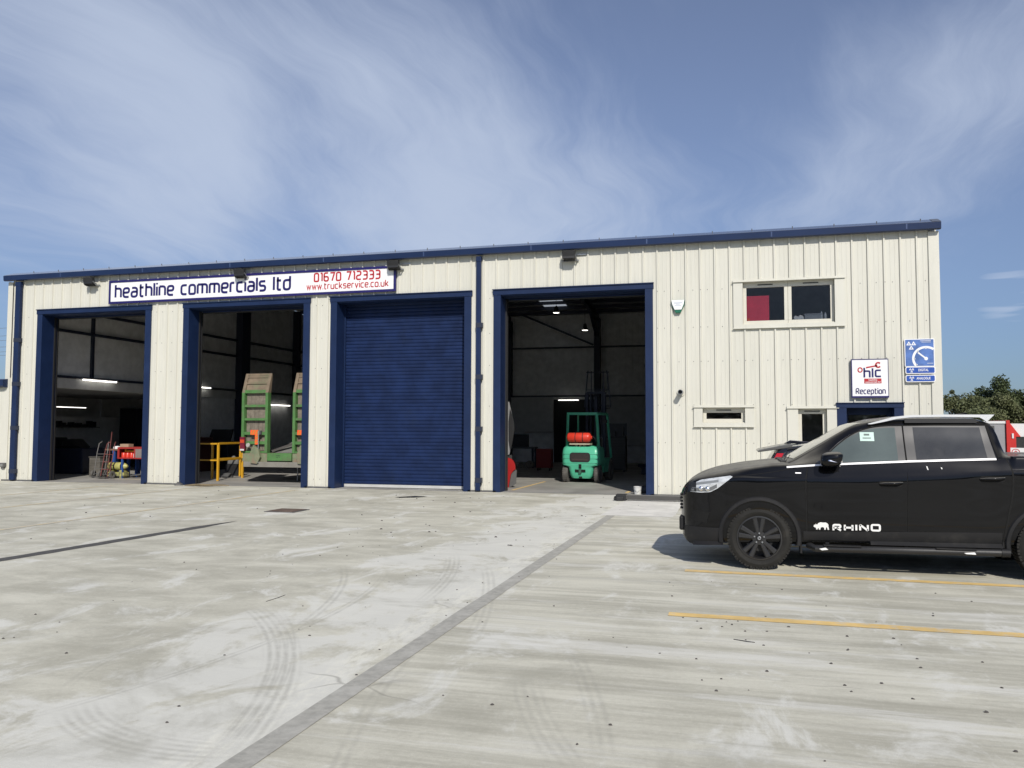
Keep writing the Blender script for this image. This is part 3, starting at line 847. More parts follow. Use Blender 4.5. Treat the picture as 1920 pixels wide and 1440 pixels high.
GL = {
 'h': (W, [[(0,1.42),(0,0)], [(0,1),(W,1),(W,0)]]), 'e': (W, [[(0,.5),(W,.5),(W,1),(0,1),(0,0),(W-.03,0)]]),
 'a': (W, [[(.06,1),(W,1),(W,0),(0,0),(0,.56),(W,.56)]]), 't': (.5, [[(.12,1.36),(.12,0),(.5,0)], [(-.02,1),(.5,1)]]),
 'l': (.0, [[(0,1.42),(0,0)]]), 'i': (.0, [[(0,1),(0,0)], [(0,1.25),(0,1.42)]]), 'n': (W, [[(0,1),(0,0)], [(0,1),(W,1),(W,0)]]),
 'c': (.66, [[(.66,1),(0,1),(0,0),(.66,0)]]), 'o': (W, [sq(W,1)]), 'm': (1.16, [[(0,0),(0,1)],[(0,1),(1.16,1),(1.16,0)],[(.58,1),(.58,0)]]),
 'r': (.46, [[(0,0),(0,1),(.46,1)]]), 's': (.66, [[(.66,1),(0,1),(0,.52),(.66,.52),(.66,0),(0,0)]]),
 'd': (W, [[(W,1.42),(W,0),(0,0),(0,1),(W,1)]]), 'u': (W, [[(0,1),(0,0),(W,0)],[(W,1),(W,0)]]),
 'w': (1.0, [[(0,1),(.25,.02),(.5,.9),(.75,.02),(1,1)]]), 'v': (.72, [[(0,1),(.36,.02),(.72,1)]]),
 'k': (.66, [[(0,1.42),(0,0)], [(.62,1),(.2,.5),(0,.5)], [(.2,.5),(.66,0)]]), 'p': (W, [[(0,-.42),(0,1),(W,1),(W,0),(0,0)]]),
 '.': (.0, [[(0,-.06),(0,.11)]]), 'R': (.82, [[(0,0),(0,1.38),(.82,1.38),(.82,.66),(0,.66)], [(.4,.66),(.84,0)]]),
 'C': (.66, [[(.66,1),(0,1),(0,0),(.66,0)]]),
 '0': (.8, [sq(.8,1.38)]), '1': (.3, [[(0,1.38),(.3,1.38),(.3,0)]]), '6': (.8, [[(.74,1.38),(0,1.38),(0,0),(.8,0),(.8,.74),(0,.74)]]),
 '7': (.8, [[(0,1.38),(.8,1.38),(.35,0)]]), '2': (.8, [[(0,1.38),(.8,1.38),(.8,.74),(0,.66),(0,0),(.82,0)]]),
 '3': (.8, [[(0,1.38),(.8,1.38),(.8,0),(0,0)], [(.14,.72),(.8,.72)]]), ' ': (.35, []),
}
def text_strokes(txt, x0, x1, z0, xh, t, y0, y1, r=.24, gap=.34, wide=1.):
    r = r*1.3; tot = 0
    for i, ch in enumerate(txt): tot += GL[ch][0]*wide + (gap if i < len(txt)-1 else 0)
    # horizontal unit chosen so the line exactly spans x0..x1
    ux = (x1-x0-t)/tot; mb = MB(); cx = 0
    for ch in txt:
        w, ss = GL[ch]
        for pts in ss:
            pts = [(p[0]*wide, p[1]) for p in pts]
            pr = rnd(pts, r) if ch not in 'wvk7' else pts
            # work in metres so the stroke keeps one width
            pm = [((cx+p[0])*ux + x0 + t/2, p[1]*xh + z0) for p in pr]
            pm = [(x, z) for x, z in pm]
            stroke(mb, pm, t, lambda X, Z: (X, Z), y0, y1)
        cx += w*wide + gap
    return mb
def ftext(txt, size, cx, cz, y, m, name, parent, width=None, bold=0.):
    cu = bpy.data.curves.new('t', 'FONT'); cu.body = txt; cu.size = size; cu.align_x = 'CENTER'; cu.align_y = 'CENTER'
    cu.extrude = .0015; cu.offset = bold
    o = bpy.data.objects.new('t', cu); C.objects.link(o); dg = bpy.context.evaluated_depsgraph_get()
    me = bpy.data.meshes.new_from_object(o.evaluated_get(dg)); bpy.data.objects.remove(o)
    sx = 1.
    if width:
        ws = [v.co.x for v in me.vertices]; sx = width/(max(ws)-min(ws))
    for v in me.vertices: v.co = Vector((cx+v.co.x*sx, y-v.co.z, cz+v.co.y))
    me.materials.clear(); me.materials.append(m)
    q = bpy.data.objects.new(name, me); C.objects.link(q)
    if parent: q.parent = parent
    return q

# main fascia sign
SX0, SX1, SZ0, SZ1 = -18.74, -9.155, 5.52, 6.24
sg = thing('company_sign', 'long white sign with navy company name and red phone number above the doors', 'sign')
MB().box(SX0+.03, SX1-.03, D-.095, D-.034, SZ0+.03, SZ1-.03).build('board', M_WHITE, sg)
bf = MB(); t_ = .065
bf.box(SX0, SX1, D-.11, D-.05, SZ0, SZ0+t_); bf.box(SX0, SX1, D-.11, D-.05, SZ1-t_, SZ1)
bf.box(SX0, SX0+t_, D-.11, D-.05, SZ0+t_, SZ1-t_); bf.box(SX1-t_, SX1, D-.11, D-.05, SZ0+t_, SZ1-t_)
bf.build('border', M_SNAVY, sg)
text_strokes('heathline commercials ltd', -18.53, -12.43, 5.715, .272, .068, D-.100, D-.094).build('lettering', M_SNAVY, sg)
text_strokes('01670 712333', -11.70, -9.62, 5.905, .165, .044, D-.100, D-.094, gap=.42).build('phone_number', M_SRED, sg)
text_strokes('www.truckservice.co.uk', -11.93, -9.37, 5.675, .125, .028, D-.100, D-.094, gap=.36).build('web_address', M_SRED, sg)

# reception sign
rc = thing('reception_sign', 'square white reception sign with navy border and red spanner logo over the entrance', 'sign')
ax0, ax1, az0, az1 = 2.645, 3.47, 2.45, 3.375
MB().box(ax0+.02, ax1-.005, D-.10, D-.034, az0+.02, az1-.012).build('board', M_WHITE, rc)
b = MB(); b.box(ax0, ax0+.02, D-.104, D-.034, az0, az1); b.box(ax1-.014, ax1, D-.104, D-.034, az0, az1)
b.box(ax0+.02, ax1-.014, D-.104, D-.034, az1-.02, az1); b.box(ax0+.02, ax1-.014, D-.104, D-.034, az0, az0+.04)
b.build('border', M_SNAVY, rc)
# letters h l c
lt = MB(); y0, y1 = D-.106, D-.0995
def LS(p, t=.038): stroke(lt, rnd(p, .03), t, lambda X, Z: (X, Z), y0, y1)
LS([(2.935, 3.165), (2.935, 2.935)]); LS([(2.935, 3.085), (3.055, 3.085), (3.055, 2.935)])
LS([(3.118, 3.150), (3.118, 2.935)]); LS([(3.30, 3.10), (3.185, 3.10), (3.185, 2.955), (3.30, 2.955)])
lt.build('letters', M_SNAVY, rc)
sp = MB()
# spanner: ring end, shaft, open jaw
ring = [(2.843+.046*math.cos(a*math.pi/10), 3.115+.052*math.sin(a*math.pi/10)) for a in range(21)]
stroke(sp, ring, .026, lambda X, Z: (X, Z), y0, y1)
sp.prism([(2.975, 3.185), (3.19, 3.222), (3.185, 3.190), (2.98, 3.152)], y0, y1)
jaw = []
for k in range(15):
    a = R_(40+k*(280/14)); jaw.append((3.245+.055*math.cos(a), 3.228+.055*math.sin(a)))
stroke(sp, jaw, .034, lambda X, Z: (X, Z), y0, y1)
sp.prism([(3.17, 3.186), (3.18, 3.226), (3.225, 3.238), (3.225, 3.193)], y0, y1)
sp.build('spanner_logo', M_SRED, rc)
MB().box(2.93, 3.31, D-.104, D-.0995, 2.79, 2.905).build('red_strip', M_SRED, rc)
ftext('heathline', .052, 3.12, 2.872, D-.106, M_WHITE, 'strip_lettering', rc, .19, .0008)
ftext('commercials ltd', .050, 3.12, 2.822, D-.106, M_WHITE, 'strip_lettering', rc, .33, .0008)
text_strokes('Reception', 2.735, 3.40, 2.545, .092, .020, D-.106, D-.0995, r=.3, gap=.36).build('lettering', M_SNAVY, rc)

def tri(mb, cx, cz, s, y0, y1, t=.012):
    P = [(cx-s, cz-s*.8), (cx+s, cz-s*.8), (cx, cz+s*.9)]
    cxm = sum(p[0] for p in P)/3; czm = sum(p[1] for p in P)/3
    Q = [(cxm+(p[0]-cxm)*.38, czm+(p[1]-czm)*.38) for p in P]
    for i in range(3):
        j = (i+1) % 3; mb.prism([P[i], P[j], Q[j], Q[i]], y0, y1)
def roundrect(x0, x1, z0, z1, r, n=5):
    o = []
    for cx, cz, a0 in ((x1-r, z1-r, 0), (x0+r, z1-r, 90), (x0+r, z0+r, 180), (x1-r, z0+r, 270)):
        for k in range(n+1):
            a = R_(a0+90*k/n); o.append((cx+r*math.cos(a), cz+r*math.sin(a)))
    return o
# gauge sign
gs = thing('gauge_sign', 'faded blue square sign with white dial and pointer near the right corner of the wall', 'sign')
MB().prism(roundrect(3.83, 4.475, 3.175, 3.83, .02), D-.085, D-.034).build('board', M_WHITE, gs)
MB().prism(roundrect(3.848, 4.457, 3.19, 3.812, .012), D-.0885, D-.085).build('blue_field', M_SBLUE2, gs)
gm = MB(); y0, y1 = D-.0915, D-.0885
gc = (4.29, 3.36); arc = []
for k in range(31):
    a = R_(48 + k*(176/30)); x_, z_ = gc[0]+.275*math.cos(a), gc[1]+.27*math.sin(a)
    if 3.85 < x_ < 4.455 and 3.19 < z_ < 3.81: arc.append((x_, z_))
stroke(gm, arc, .052, lambda X, Z: (X, Z), y0, y1)
for a in (90, 135, 180, 215): 
    a = R_(a); gm.prism([(gc[0]+.235*math.cos(a+s*.07), gc[1]+.23*math.sin(a+s*.07)) for s in (-1, 1)]+[(gc[0]+.262*math.cos(a+s*.07), gc[1]+.257*math.sin(a+s*.07)) for s in (1, -1)], y0, y1)
gm.prism([(gc[0]+.04*math.cos(k*.449), gc[1]-.0+.042*math.sin(k*.449)) for k in range(14)], y0-.001, y1)
stroke(gm, [(gc[0], gc[1]), (gc[0]-.17, gc[1]+.145)], .034, lambda X, Z: (X, Z), y0-.0005, y1)
gm.build('dial', M_WHITE, gs)
tm = MB()
tri(tm, 3.925, 3.725, .055, y0, y1); tri(tm, 4.028, 3.725, .055, y0, y1); tri(tm, 3.976, 3.625, .055, y0, y1)
tm.build('triangle_mark', M_WHITE, gs)
nt_ = MB(); nt_.box(4.17, 4.40, y0, y1, 3.775, 3.785); nt_.box(4.20, 4.40, y0, y1, 3.745, 3.752); nt_.box(4.31, 4.44, y0, y1, 3.245, 3.253)
nt_.build('small_print', M_WHITE, gs)
for nm, z0, lab, w in (('DIGITAL', 3.005, 'blue strip sign reading DIGITAL with white triangles, under the dial sign', .22), ('ANALOGUE', 2.81, 'blue strip sign reading ANALOGUE with white triangles, lowest on the right corner', .30)):
    s_ = thing('strip_sign', lab, 'sign', group='strip signs beneath the dial sign')
    MB().prism(roundrect(3.84, 4.482, z0, z0+.168, .04), D-.085, D-.034).build('board', M_WHITE, s_)
    MB().prism(roundrect(3.858, 4.464, z0+.018, z0+.150, .028), D-.0885, D-.085).build('blue_field', M_SBLUE, s_)
    t2 = MB(); zc = z0+.085
    tri(t2, 3.945, zc+.025, .029, y0, y1); tri(t2, 4.0, zc+.025, .029, y0, y1); tri(t2, 3.972, zc-.028, .029, y0, y1)
    t2.build('triangle_mark', M_WHITE, s_)
    ftext(nm, .082, 4.225, zc, D-.090, M_WHITE, 'lettering', s_, w, .0012)

# ------------------------------------------------------------------ wall fittings
def floodlight(x, label):
    t = thing('floodlight', label, 'floodlight', (x, D, 6.24), group='floodlights under the eaves')
    h = MB().rbox((0, -.27, .03), (.33, .12, .16), R_(12), 'X'); h.rbox((0, -.22, -.075), (.31, .20, .07), R_(-8), 'X')
    for i in range(8): h.rbox((-.14+i*.04, -.22, -.12), (.008, .17, .04), R_(-8), 'X')
    h.build('housing', M_BLACK, t, bevel=.008)
    MB().rbox((0, -.333, .060), (.27, .008, .062), R_(12), 'X').build('lens', mat('lamp_lens', (.42, .43, .42), .3), t)
    b = MB()
    for s in (-1, 1):
        b.bar((s*.17, -.30, -.02), (s*.19, -.16, -.12), .02, .04); b.bar((s*.19, -.16, -.12), (s*.19, -.035, -.10), .02, .04)
    b.box(-.22, .22, -.05, -.032, -.13, -.09); b.box(.17, .42, -.05, -.032, .03, .055)
    b.build('bracket', M_GREYM, t)
    return t
fl0 = floodlight(-19.35, 'black floodlight over the leftmost doorway, left of the long sign')
for x, lab in ((-14.02, 'black floodlight above the word commercials on the long sign'), (-9.16, 'black floodlight at the right end of the long sign'), (-4.20, 'black floodlight over the forklift doorway')):
    dup(fl0, (x, D, 6.24), label=lab)

al = thing('alarm_box', 'small white and green shield shaped alarm box on the cream wall', 'alarm box', (-1.42, D, 4.81))
MB().prism([(-.165, .15), (.165, .15), (.155, .02), (.06, -.17), (-.06, -.17), (-.155, .02)], -.10, -.01).build('base', mat('alarm_green', (.01, .13, .075), .4), al, bevel=.01)
MB().prism([(-.16, .155), (.16, .155), (.145, .05), (.085, -.09), (-.085, -.09), (-.145, .05)], -.115, -.1005).build('cover', M_WHITE, al)
ap = MB(); ap.box(-.10, .10, -.118, -.1155, .075, .085); ap.box(-.05, .05, -.118, -.1155, .045, .052); ap.box(-.08, .08, -.118, -.1155, .01, .016)
ap.build('small_print', mat('print_blue', (.12, .2, .35), .5), al)

fp = thing('flue_pipe', 'short grey flue pipe with a black mouth sticking out of the cream wall', 'pipe', (-1.37, D, 2.62))
MB().lathe([(.062, 0), (.062, -.30), (.052, -.30), (.052, -.02)], 24).build('pipe', M_GREYM, fp, smooth=40)
MB().lathe([(.0, -.20), (.05, -.20)], 24).build('mouth', M_BLACK, fp)
MB().lathe([(.064, -.034), (.10, -.034), (.10, -.028), (.064, -.028)], 24, close=True).build('collar', M_FRAME, fp)

wl = thing('wall_socket', 'small grey outdoor socket box low on the annexe wall', 'socket', (-22.62, D, .50))
MB().box(-.10, .10, -.11, -.03, -.06, .07).build('box', M_DGREY, wl, bevel=.01)
MB().box(-.055, .055, -.135, -.11, -.045, .035).build('cover', mat('socket_cover', (.2, .2, .19), .5), wl)
MB().box(-.05, .06, -.10, -.03, -.11, -.06).build('conduit', M_DGREY, wl)

# things behind the office window
o = MB().box(.13, .80, D+.20, D+.23, 4.25, 5.04).build('red_board', mat('matt_red_board', (.80, .035, .085), .6))
tag(o, 'plain dark red board standing behind the left upper window pane', 'board')
o = MB().box(.27, .335, D+.14, D+.15, 4.40, 4.47).build('window_sticker', M_ORANGE)
tag(o, 'small orange sticker in the corner of the left upper window pane', 'sticker')
o = MB().prism([(-.12, 0), (.13, 0), (.11, .09), (.03, .13), (-.02, .08), (-.08, .12), (-.13, .07)], -.05, .05).build('crumpled_bag', M_PLATE, loc=(1.50, D+.26, 4.405), bevel=.02)
tag(o, 'crumpled white plastic bag on the inside sill of the right upper window', 'bag')
o = MB().box(-.20, .20, -.06, .06, 0, .12).box(-.21, .21, -.07, .07, .12, .145).build('plastic_tray', mat('tray_grey', (.22, .24, .27), .5), loc=(1.84, D+.27, 4.405))
tag(o, 'grey plastic tray on the inside sill of the right upper window', 'tray')
for i, (dx, h, lab) in enumerate(((2.03, .20, 'taller clear bottle in the right corner of the upper window'), (2.12, .17, 'shorter clear bottle at the far right of the upper window sill'))):
    o = MB().lathe([(0, 0), (.032, 0), (.034, .01), (.034, h*.7), (.014, h*.86), (.014, h), (0, h)], 16, axis='Z').build('bottle', mat('milky_plastic', (.38, .41, .45), .3), loc=(dx, D+.24, 4.405), smooth=40)
    tag(o, lab, 'bottle')
o = MB().box(-1.5, 4.0, D+3.2, D+3.25, 3.25, 4.0).build('office_cabinet', mat('cabinet_grey', (.10, .105, .11), .5)); tag(o, 'grey low cabinet inside the upstairs office', 'cabinet')

# lamps inside
def tube_light(name_label, a, b, r=.028):
    a, b = Vector(a), Vector(b); t = thing('tube_light', name_label, 'light', tuple(a), group='strip lights inside the workshop')
    d = b-a
    MB().tube([Vector((0,0,0)), d], r, 10).build('tube', M_TUBE, t)
    MB().bar(Vector((0,0,.045))-d*.02, d*1.02+Vector((0,0,.045)), .07, .04).build('fitting', M_PLATE, t)
tube_light('lit strip light on the left wall seen through the leftmost doorway, upper one', (Xl+.20, 24.0, 3.39), (Xl+.20, 25.62, 3.39))
tube_light('lit strip light low in the annexe seen through the leftmost doorway', (-26.6, 27.3, 2.55), (-26.6, 28.9, 2.55), .014)
tube_light('short lit strip light at the left edge of the trailer doorway', (Xl+.20, 29.9, 3.46), (Xl+.20, 31.3, 3.46))
tube_light('lit strip light between the two raised trailer ramps', (Xl+.20, 36.2, 2.88), (Xl+.20, 37.95, 2.88))
tube_light('lit strip light at the back behind the forklift mast', (-8.85, BACK-.8, 3.2), (-7.8, BACK-.8, 3.2), .022)
MB().bar((Xl+.2, 31.4, 3.46), (Xl+.2, 33.3, 3.46), .05).build('cable_tray', M_DGREY, wh)
pl = thing('pendant_lamp', 'black pendant lamp hanging highest in the forklift doorway, left one', 'lamp', (-7.36, 34, 6.63), group='pendant lamps over the forklift bay')
MB().lathe([(.03, .30), (.07, .26), (.10, .10), (.21, 0), (.20, -.005), (.09, .09)], 20, axis='Z').build('shade', M_BLACK, pl, smooth=40)
MB().lathe([(0, .0), (.12, .0), (.13, .03), (0, .04)], 16, axis='Z').build('bulb', emit('bulb_glow', (1, .95, .85), 4), pl)
MB().cyl((0, 0, .3), (0, 0, 1.7), .008, 6).build('cord', M_BLACK, pl)
dup(pl, (-6.13, 34, 5.85), label='black pendant lamp hanging lower and to the right in the forklift doorway')

exec_parts = []
# ------------------------------------------------------------------ pickup truck
def lerp_tab(tab, x):
    if x <= tab[0][0]: return tab[0][1]
    for (a, va), (b, vb) in zip(tab, tab[1:]):
        if x <= b: return va + (vb-va)*(x-a)/(b-a)
    return tab[-1][1]
def smooth_tab(tab, x, h=.05):
    return (lerp_tab(tab, x-h) + 2*lerp_tab(tab, x) + lerp_tab(tab, x+h) + lerp_tab(tab, x-h/2) + lerp_tab(tab, x+h/2))/6


class Body:
    """car body lofted from cross-sections along x; local y negative = near side"""
    def __init__(s, secs, stations, sub=3, sharp=()):
        s.sec = secs; s.st = stations; s.sub = sub
    def half(s, x):
        """list of (y,z) from bottom centre round the side to the top centre, y>=0"""
        k = s.sec(x); out = []; n = len(k)
        for i in range(n-1):
            p0 = k[max(i-1, 0)]; p1 = k[i]; p2 = k[i+1]; p3 = k[min(i+2, n-1)]
            for j in range(s.sub):
                t = j/s.sub
                def cr(a, b, c, d):
                    # damped catmull-rom
                    m1 = (c-a)*.42; m2 = (d-b)*.42
                    return (2*t**3-3*t*t+1)*b + (t**3-2*t*t+t)*m1 + (-2*t**3+3*t*t)*c + (t**3-t*t)*m2
                out.append((max(0, cr(p0[0], p1[0], p2[0], p3[0])), cr(p0[1], p1[1], p2[1], p3[1])))
        out.append(k[-1]); return out
    def side(s, x, z):
        """half width of the body surface at height z"""
        h = s.half(x); best = None
        for (y0, z0), (y1, z1) in zip(h, h[1:]):
            if (z0-z)*(z1-z) <= 0 and abs(z1-z0) > 1e-6:
                y = y0+(y1-y0)*(z-z0)/(z1-z0)
                if best is None or y > best: best = y
        return best if best is not None else h[len(h)//2][0]
    def mesh(s):
        mb = MB(); rings = []
        for x in s.st:
            h = s.half(x); ring = [(x, -y, z) for y, z in h] + [(x, y, z) for y, z in reversed(h[1:-1])]
            rings.append(ring)
        n = len(rings[0]); vs = [p for r in rings for p in r]; fs = []
        for i in range(len(rings)-1):
            for k in range(n):
                k2 = (k+1) % n; fs.append((i*n+k, (i+1)*n+k, (i+1)*n+k2, i*n+k2))
        fs.append(tuple(range(n))); fs.append(tuple((len(rings)-1)*n+k for k in reversed(range(n))))
        return mb.add(vs, fs)
    def patch(s, fx, fz, nu, nv, off, side=-1, thick=.0):
        """grid over (u,v) -> x,z laid on the body side, lifted by off"""
        mb = MB(); vs = []
        for j in range(nv+1):
            for i in range(nu+1):
                u, v = i/nu, j/nv; x = fx(u, v); z = fz(x, v)
                y = s.side(x, z) + off; vs.append((x, side*y, z))
        fs = [(j*(nu+1)+i, j*(nu+1)+i+1, (j+1)*(nu+1)+i+1, (j+1)*(nu+1)+i) for j in range(nv) for i in range(nu)]
        N = len(vs)
        if thick:
            vs += [(x, y-side*thick*1., z) for x, y, z in vs]
            fs2 = [tuple(reversed([q+N for q in f])) for f in fs]
            rim = [i for i in range(nu+1)] + [j*(nu+1)+nu for j in range(1, nv+1)] + [nv*(nu+1)+i for i in range(nu-1, -1, -1)] + [j*(nu+1) for j in range(nv-1, 0, -1)]
            fs3 = [(rim[k], rim[(k+1) % len(rim)], rim[(k+1) % len(rim)]+N, rim[k]+N) for k in range(len(rim))]
            fs = fs + fs2 + fs3
        return mb.add(vs, fs)
    def line(s, pts, w, off, side=-1, h=.003):
        """thin strip following points (x,z) on the side"""
        mb = MB(); vs = []
        n = len(pts)
        for i, (x, z) in enumerate(pts):
            a = Vector(pts[max(i-1, 0)]); b = Vector(pts[min(i+1, n-1)]); d = (b-a).normalized(); nr = Vector((-d.y, d.x))*w/2
            for q in (-1, 1):
                X, Z = x+nr.x*q, z+nr.y*q
                Y = s.side(X, Z); vs.append((X, side*(Y+off), Z))
                vs.append((X, side*(Y+off-h), Z))
        fs = []
        for i in range(n-1):
            a = 4*i; b = a+4; fs += [(a, b, b+2, a+2), (a, a+1, b+1, b), (a+2, b+2, b+3, a+3), (a+1, a+3, b+3, b+1)]
        fs += [(0, 2, 3, 1), (4*n-4, 4*n-3, 4*n-1, 4*n-2)]
        return mb.add(vs, fs)


def dense(pts, st=.05):
    out = []
    for a, b in zip(pts, pts[1:]):
        n = max(1, int(math.dist(a, b)/st))
        for k in range(n): out.append((a[0]+(b[0]-a[0])*k/n, a[1]+(b[1]-a[1])*k/n))
    return out + [pts[-1]]
def curve(pts, r=.15, seg=6): return rnd(pts, r, seg)


HW = .955
W_T = [(-.705, .42), (-.69, .58), (-.66, .70), (-.60, .79), (-.50, .86), (-.36, .91), (-.15, .945), (.2, HW), (4.1, HW), (4.35, .93), (4.46, .88)]
ZB_T = [(-.705, .45), (-.68, .32), (-.60, .25), (-.25, .28), (.7, .33), (4.1, .40), (4.46, .52)]
ZH_T = [(-.705, .86), (-.69, .92), (-.655, .975), (-.60, 1.02), (-.52, 1.065), (-.40, 1.12), (-.25, 1.172), (.05, 1.228), (.43, 1.277), (.58, 1.285), (1.0, 1.30)]
ZE_T = [(-.705, .84), (-.66, .93), (-.60, .985), (-.5, 1.06), (-.35, 1.105), (.05, 1.19), (.40, 1.235), (.60, 1.243), (1.2, 1.262), (1.9, 1.298), (2.8, 1.335), (2.93, 1.365), (4.46, 1.385)]
ZC_T = [(-.705, .80), (-.6, .90), (-.5, .97), (-.3, 1.03), (.0, 1.085), (.6, 1.085), (1.3, 1.08), (1.86, 1.108), (2.4, 1.15), (2.93, 1.205), (4.46, 1.24)]
# roof side rail height / half width and roof centre height
ZR_T = [(.60, 1.27), (.70, 1.325), (.95, 1.475), (1.15, 1.60), (1.33, 1.70), (1.50, 1.745), (1.8, 1.765), (2.5, 1.765), (2.79, 1.745), (2.84, 1.69), (2.92, 1.40), (2.95, 1.375)]
YR_T = [(.60, .80), (.8, .765), (1.1, .715), (1.4, .675), (1.8, .665), (2.5, .675), (2.79, .69), (2.95, .80)]
ZT_T = [(.50, 1.285), (.60, 1.315), (.9, 1.49), (1.15, 1.635), (1.32, 1.735), (1.55, 1.80), (1.85, 1.835), (2.3, 1.84), (2.72, 1.825), (2.80, 1.77), (2.90, 1.42), (2.95, 1.378)]

def psec(x):
    w = smooth_tab(W_T, x, .03); zb = lerp_tab(ZB_T, x); ze = smooth_tab(ZE_T, x, .04); zc = smooth_tab(ZC_T, x, .1)
    zh = smooth_tab(ZH_T, x, .03)
    zc = min(zc, ze-.05)
    lo = min(.55, zb+.2)
    bulge = .018*(max(0, 1-abs(x-.24)/.62) + max(0, 1-abs(x-3.34)/.62))
    k = [(0, zb), (w*.85, zb), (w-.045, zb+.05), (w-.022, lo), (w-.011+bulge, (lo+zc)*.5+.02), (w+.004+bulge*.8, zc-.03), (w-.006, zc+.025)]
    if x < .56:       # bonnet
        d = max(0, zh-ze)
        k += [(w-.055, ze), (w-.13, ze+d*.35+.012), (w*.66, ze+d*.75+.008), (w*.5, ze+d*.72), (w*.25, zh-.003), (0, zh)]
    elif x < 2.96:
        t = min(1, max(0, (x-.56)/.08)); t = 1
        zr = smooth_tab(ZR_T, x, .02); yr = smooth_tab(YR_T, x, .05); zt = smooth_tab(ZT_T, x, .03)
        zm = ze + (zr-ze)*.5
        k += [(w-.055, ze), (w-.075, ze+.012), ((w-.075)+(yr-(w-.075))*.52+.006, zm), (yr+.004, zr-.012), (yr-.05, zr+(zt-zr)*.42), (yr*.5, zr+(zt-zr)*.85), (0, zt)]
        del k[-6]
    else:             # load bed with a flat cover
        k += [(w-.035, ze), (w-.07, ze+.008), (w-.11, ze+.008), (w*.66, ze+.004), (w*.33, ze+.006), (0, ze+.008)]
    return k

PSt = [-.705, -.695, -.68, -.66, -.63, -.59, -.54, -.48] + [-.42+.05*i for i in range(20)] + [.59, .64, .69] + [.74+.05*i for i in range(42)] + [2.83, 2.86, 2.89, 2.92, 2.945, 2.965] + [3.0+.06*i for i in range(23)] + [4.39, 4.44, 4.46]
PSt = sorted(set(round(v, 3) for v in PSt))
PB = Body(psec, PSt, sub=4)
M_CARB = mat('black_car_paint', (.006, .006, .008), .22, coat=.75, var=0, spec=.03)
def dusty():
    m = M_CARB; t = NT(m.node_tree); b = m.node_tree.nodes['Principled BSDF']
    g = t.n.new('ShaderNodeNewGeometry'); sx = t.n.new('ShaderNodeSeparateXYZ'); t.put(sx.inputs[0], g.outputs['Normal'])
    n = t.noise(g.outputs['Position'], 2.2, 7, .65)
    dust = t.math('MULTIPLY', t.ss(sx.outputs[2], .45, .90), t.ss(n, .2, .8, .45, 1))
    t.put(b.inputs['Base Color'], t.mix(t.math('MULTIPLY', dust, .80), (.0025, .0026, .0036), (.30, .285, .245)))
    t.put(b.inputs['Coat Weight'], t.math('SUBTRACT', .66, t.math('MULTIPLY', dust, .60)))
    n2 = t.noise(g.outputs['Position'], 7, 6, .7)
    t.put(b.inputs['Roughness'], t.math('ADD', .16, t.math('ADD', t.math('MULTIPLY', dust, .5), t.math('MULTIPLY', n2, .16))))
    b.inputs['Coat Roughness'].default_value = .04
dusty()
M_CLADP = mat('grey_car_plastic', (.013, .013, .014), .55, bump=.15, bscale=120, spec=.3, dirt=(.036, .034, .031), dscale=4, dlo=.5, dhi=.8)
M_CHROME = mat('chrome', (.80, .80, .82), .14, metal=1.0, var=0)
M_BRIGHT = mat('bright_trim', (.80, .80, .80), .30, metal=.25, var=0, coat=.5)
M_SATIN = mat('satin_silver', (.74, .745, .75), .32, metal=.3, var=.03, coat=.3)
M_FRAMEC = mat('window_pillar_grey', (.085, .082, .078), .30, var=.1, coat=.5)
M_CGLASS = mat('car_side_glass', (.085, .105, .098), .06, coat=.6, var=.18, vscale=1.1, spec=.7)  # opaque: base colour carries light reflected in and seen through the glass
M_CGLASS2 = mat('car_tinted_glass', (.030, .031, .031), .16, coat=.5, var=.25, vscale=2.0, spec=.7, dirt=(.075, .073, .068), dscale=1.6, dlo=.45, dhi=.9)
M_WSCR = mat('car_windscreen', (.15, .17, .145), .12, coat=.6, var=.12, vscale=2, spec=.7)
M_SEAM = mat('seam_black', (.002, .002, .002), .9, var=0)
M_ALLOY = mat('black_alloy', (.015, .015, .016), .40, coat=.25, var=.1, dirt=(.026, .024, .022), dscale=7, dlo=.5, dhi=.8)
M_LENS = mat('headlamp_clear', (.52, .54, .56), .10, coat=1.0, var=.2, vscale=14, spec=.8)
M_AMBER = mat('amber', (.8, .25, .02), .3)
M_TAIL = mat('tail_lamp_red', (.50, .012, .02), .15, coat=1.0)
M_DECAL = mat('decal_white', (.78, .78, .76), .4, var=.02)

TX, TY = 0.0, 11.305
pk = thing('pickup_truck', 'black double-cab pickup truck with white rhino lettering parked on the right', 'pickup truck', (TX, TY, 0))
bo = PB.mesh().build('body', [M_CARB, M_SEAM], pk, smooth=32)
# wheel housings cut out of the body
cm = MB()
for cx in (.235, 3.34):
    for s in (-1, 1): cm.tube([(cx, s*1.2, .385), (cx, s*.60, .385)], .425, 40)
co = cm.build('cutter', M_SEAM)
bm_ = bo.modifiers.new('arches', 'BOOLEAN'); bm_.operation = 'DIFFERENCE'; bm_.solver = 'EXACT'; bm_.object = co
try: bm_.material_mode = 'TRANSFER'
except Exception: pass
dg = bpy.context.evaluated_depsgraph_get(); nm_ = bpy.data.meshes.new_from_object(bo.evaluated_get(dg))
bo.modifiers.clear(); bo.data = nm_; bpy.data.objects.remove(co)

def two(name, fn, mats, smooth=35, thing_=None):
    """the same part on both sides of the vehicle"""
    r = []
    for s in (-1, 1):
        r.append(fn(s).build(name, mats, thing_ or pk, smooth=smooth))
    return r

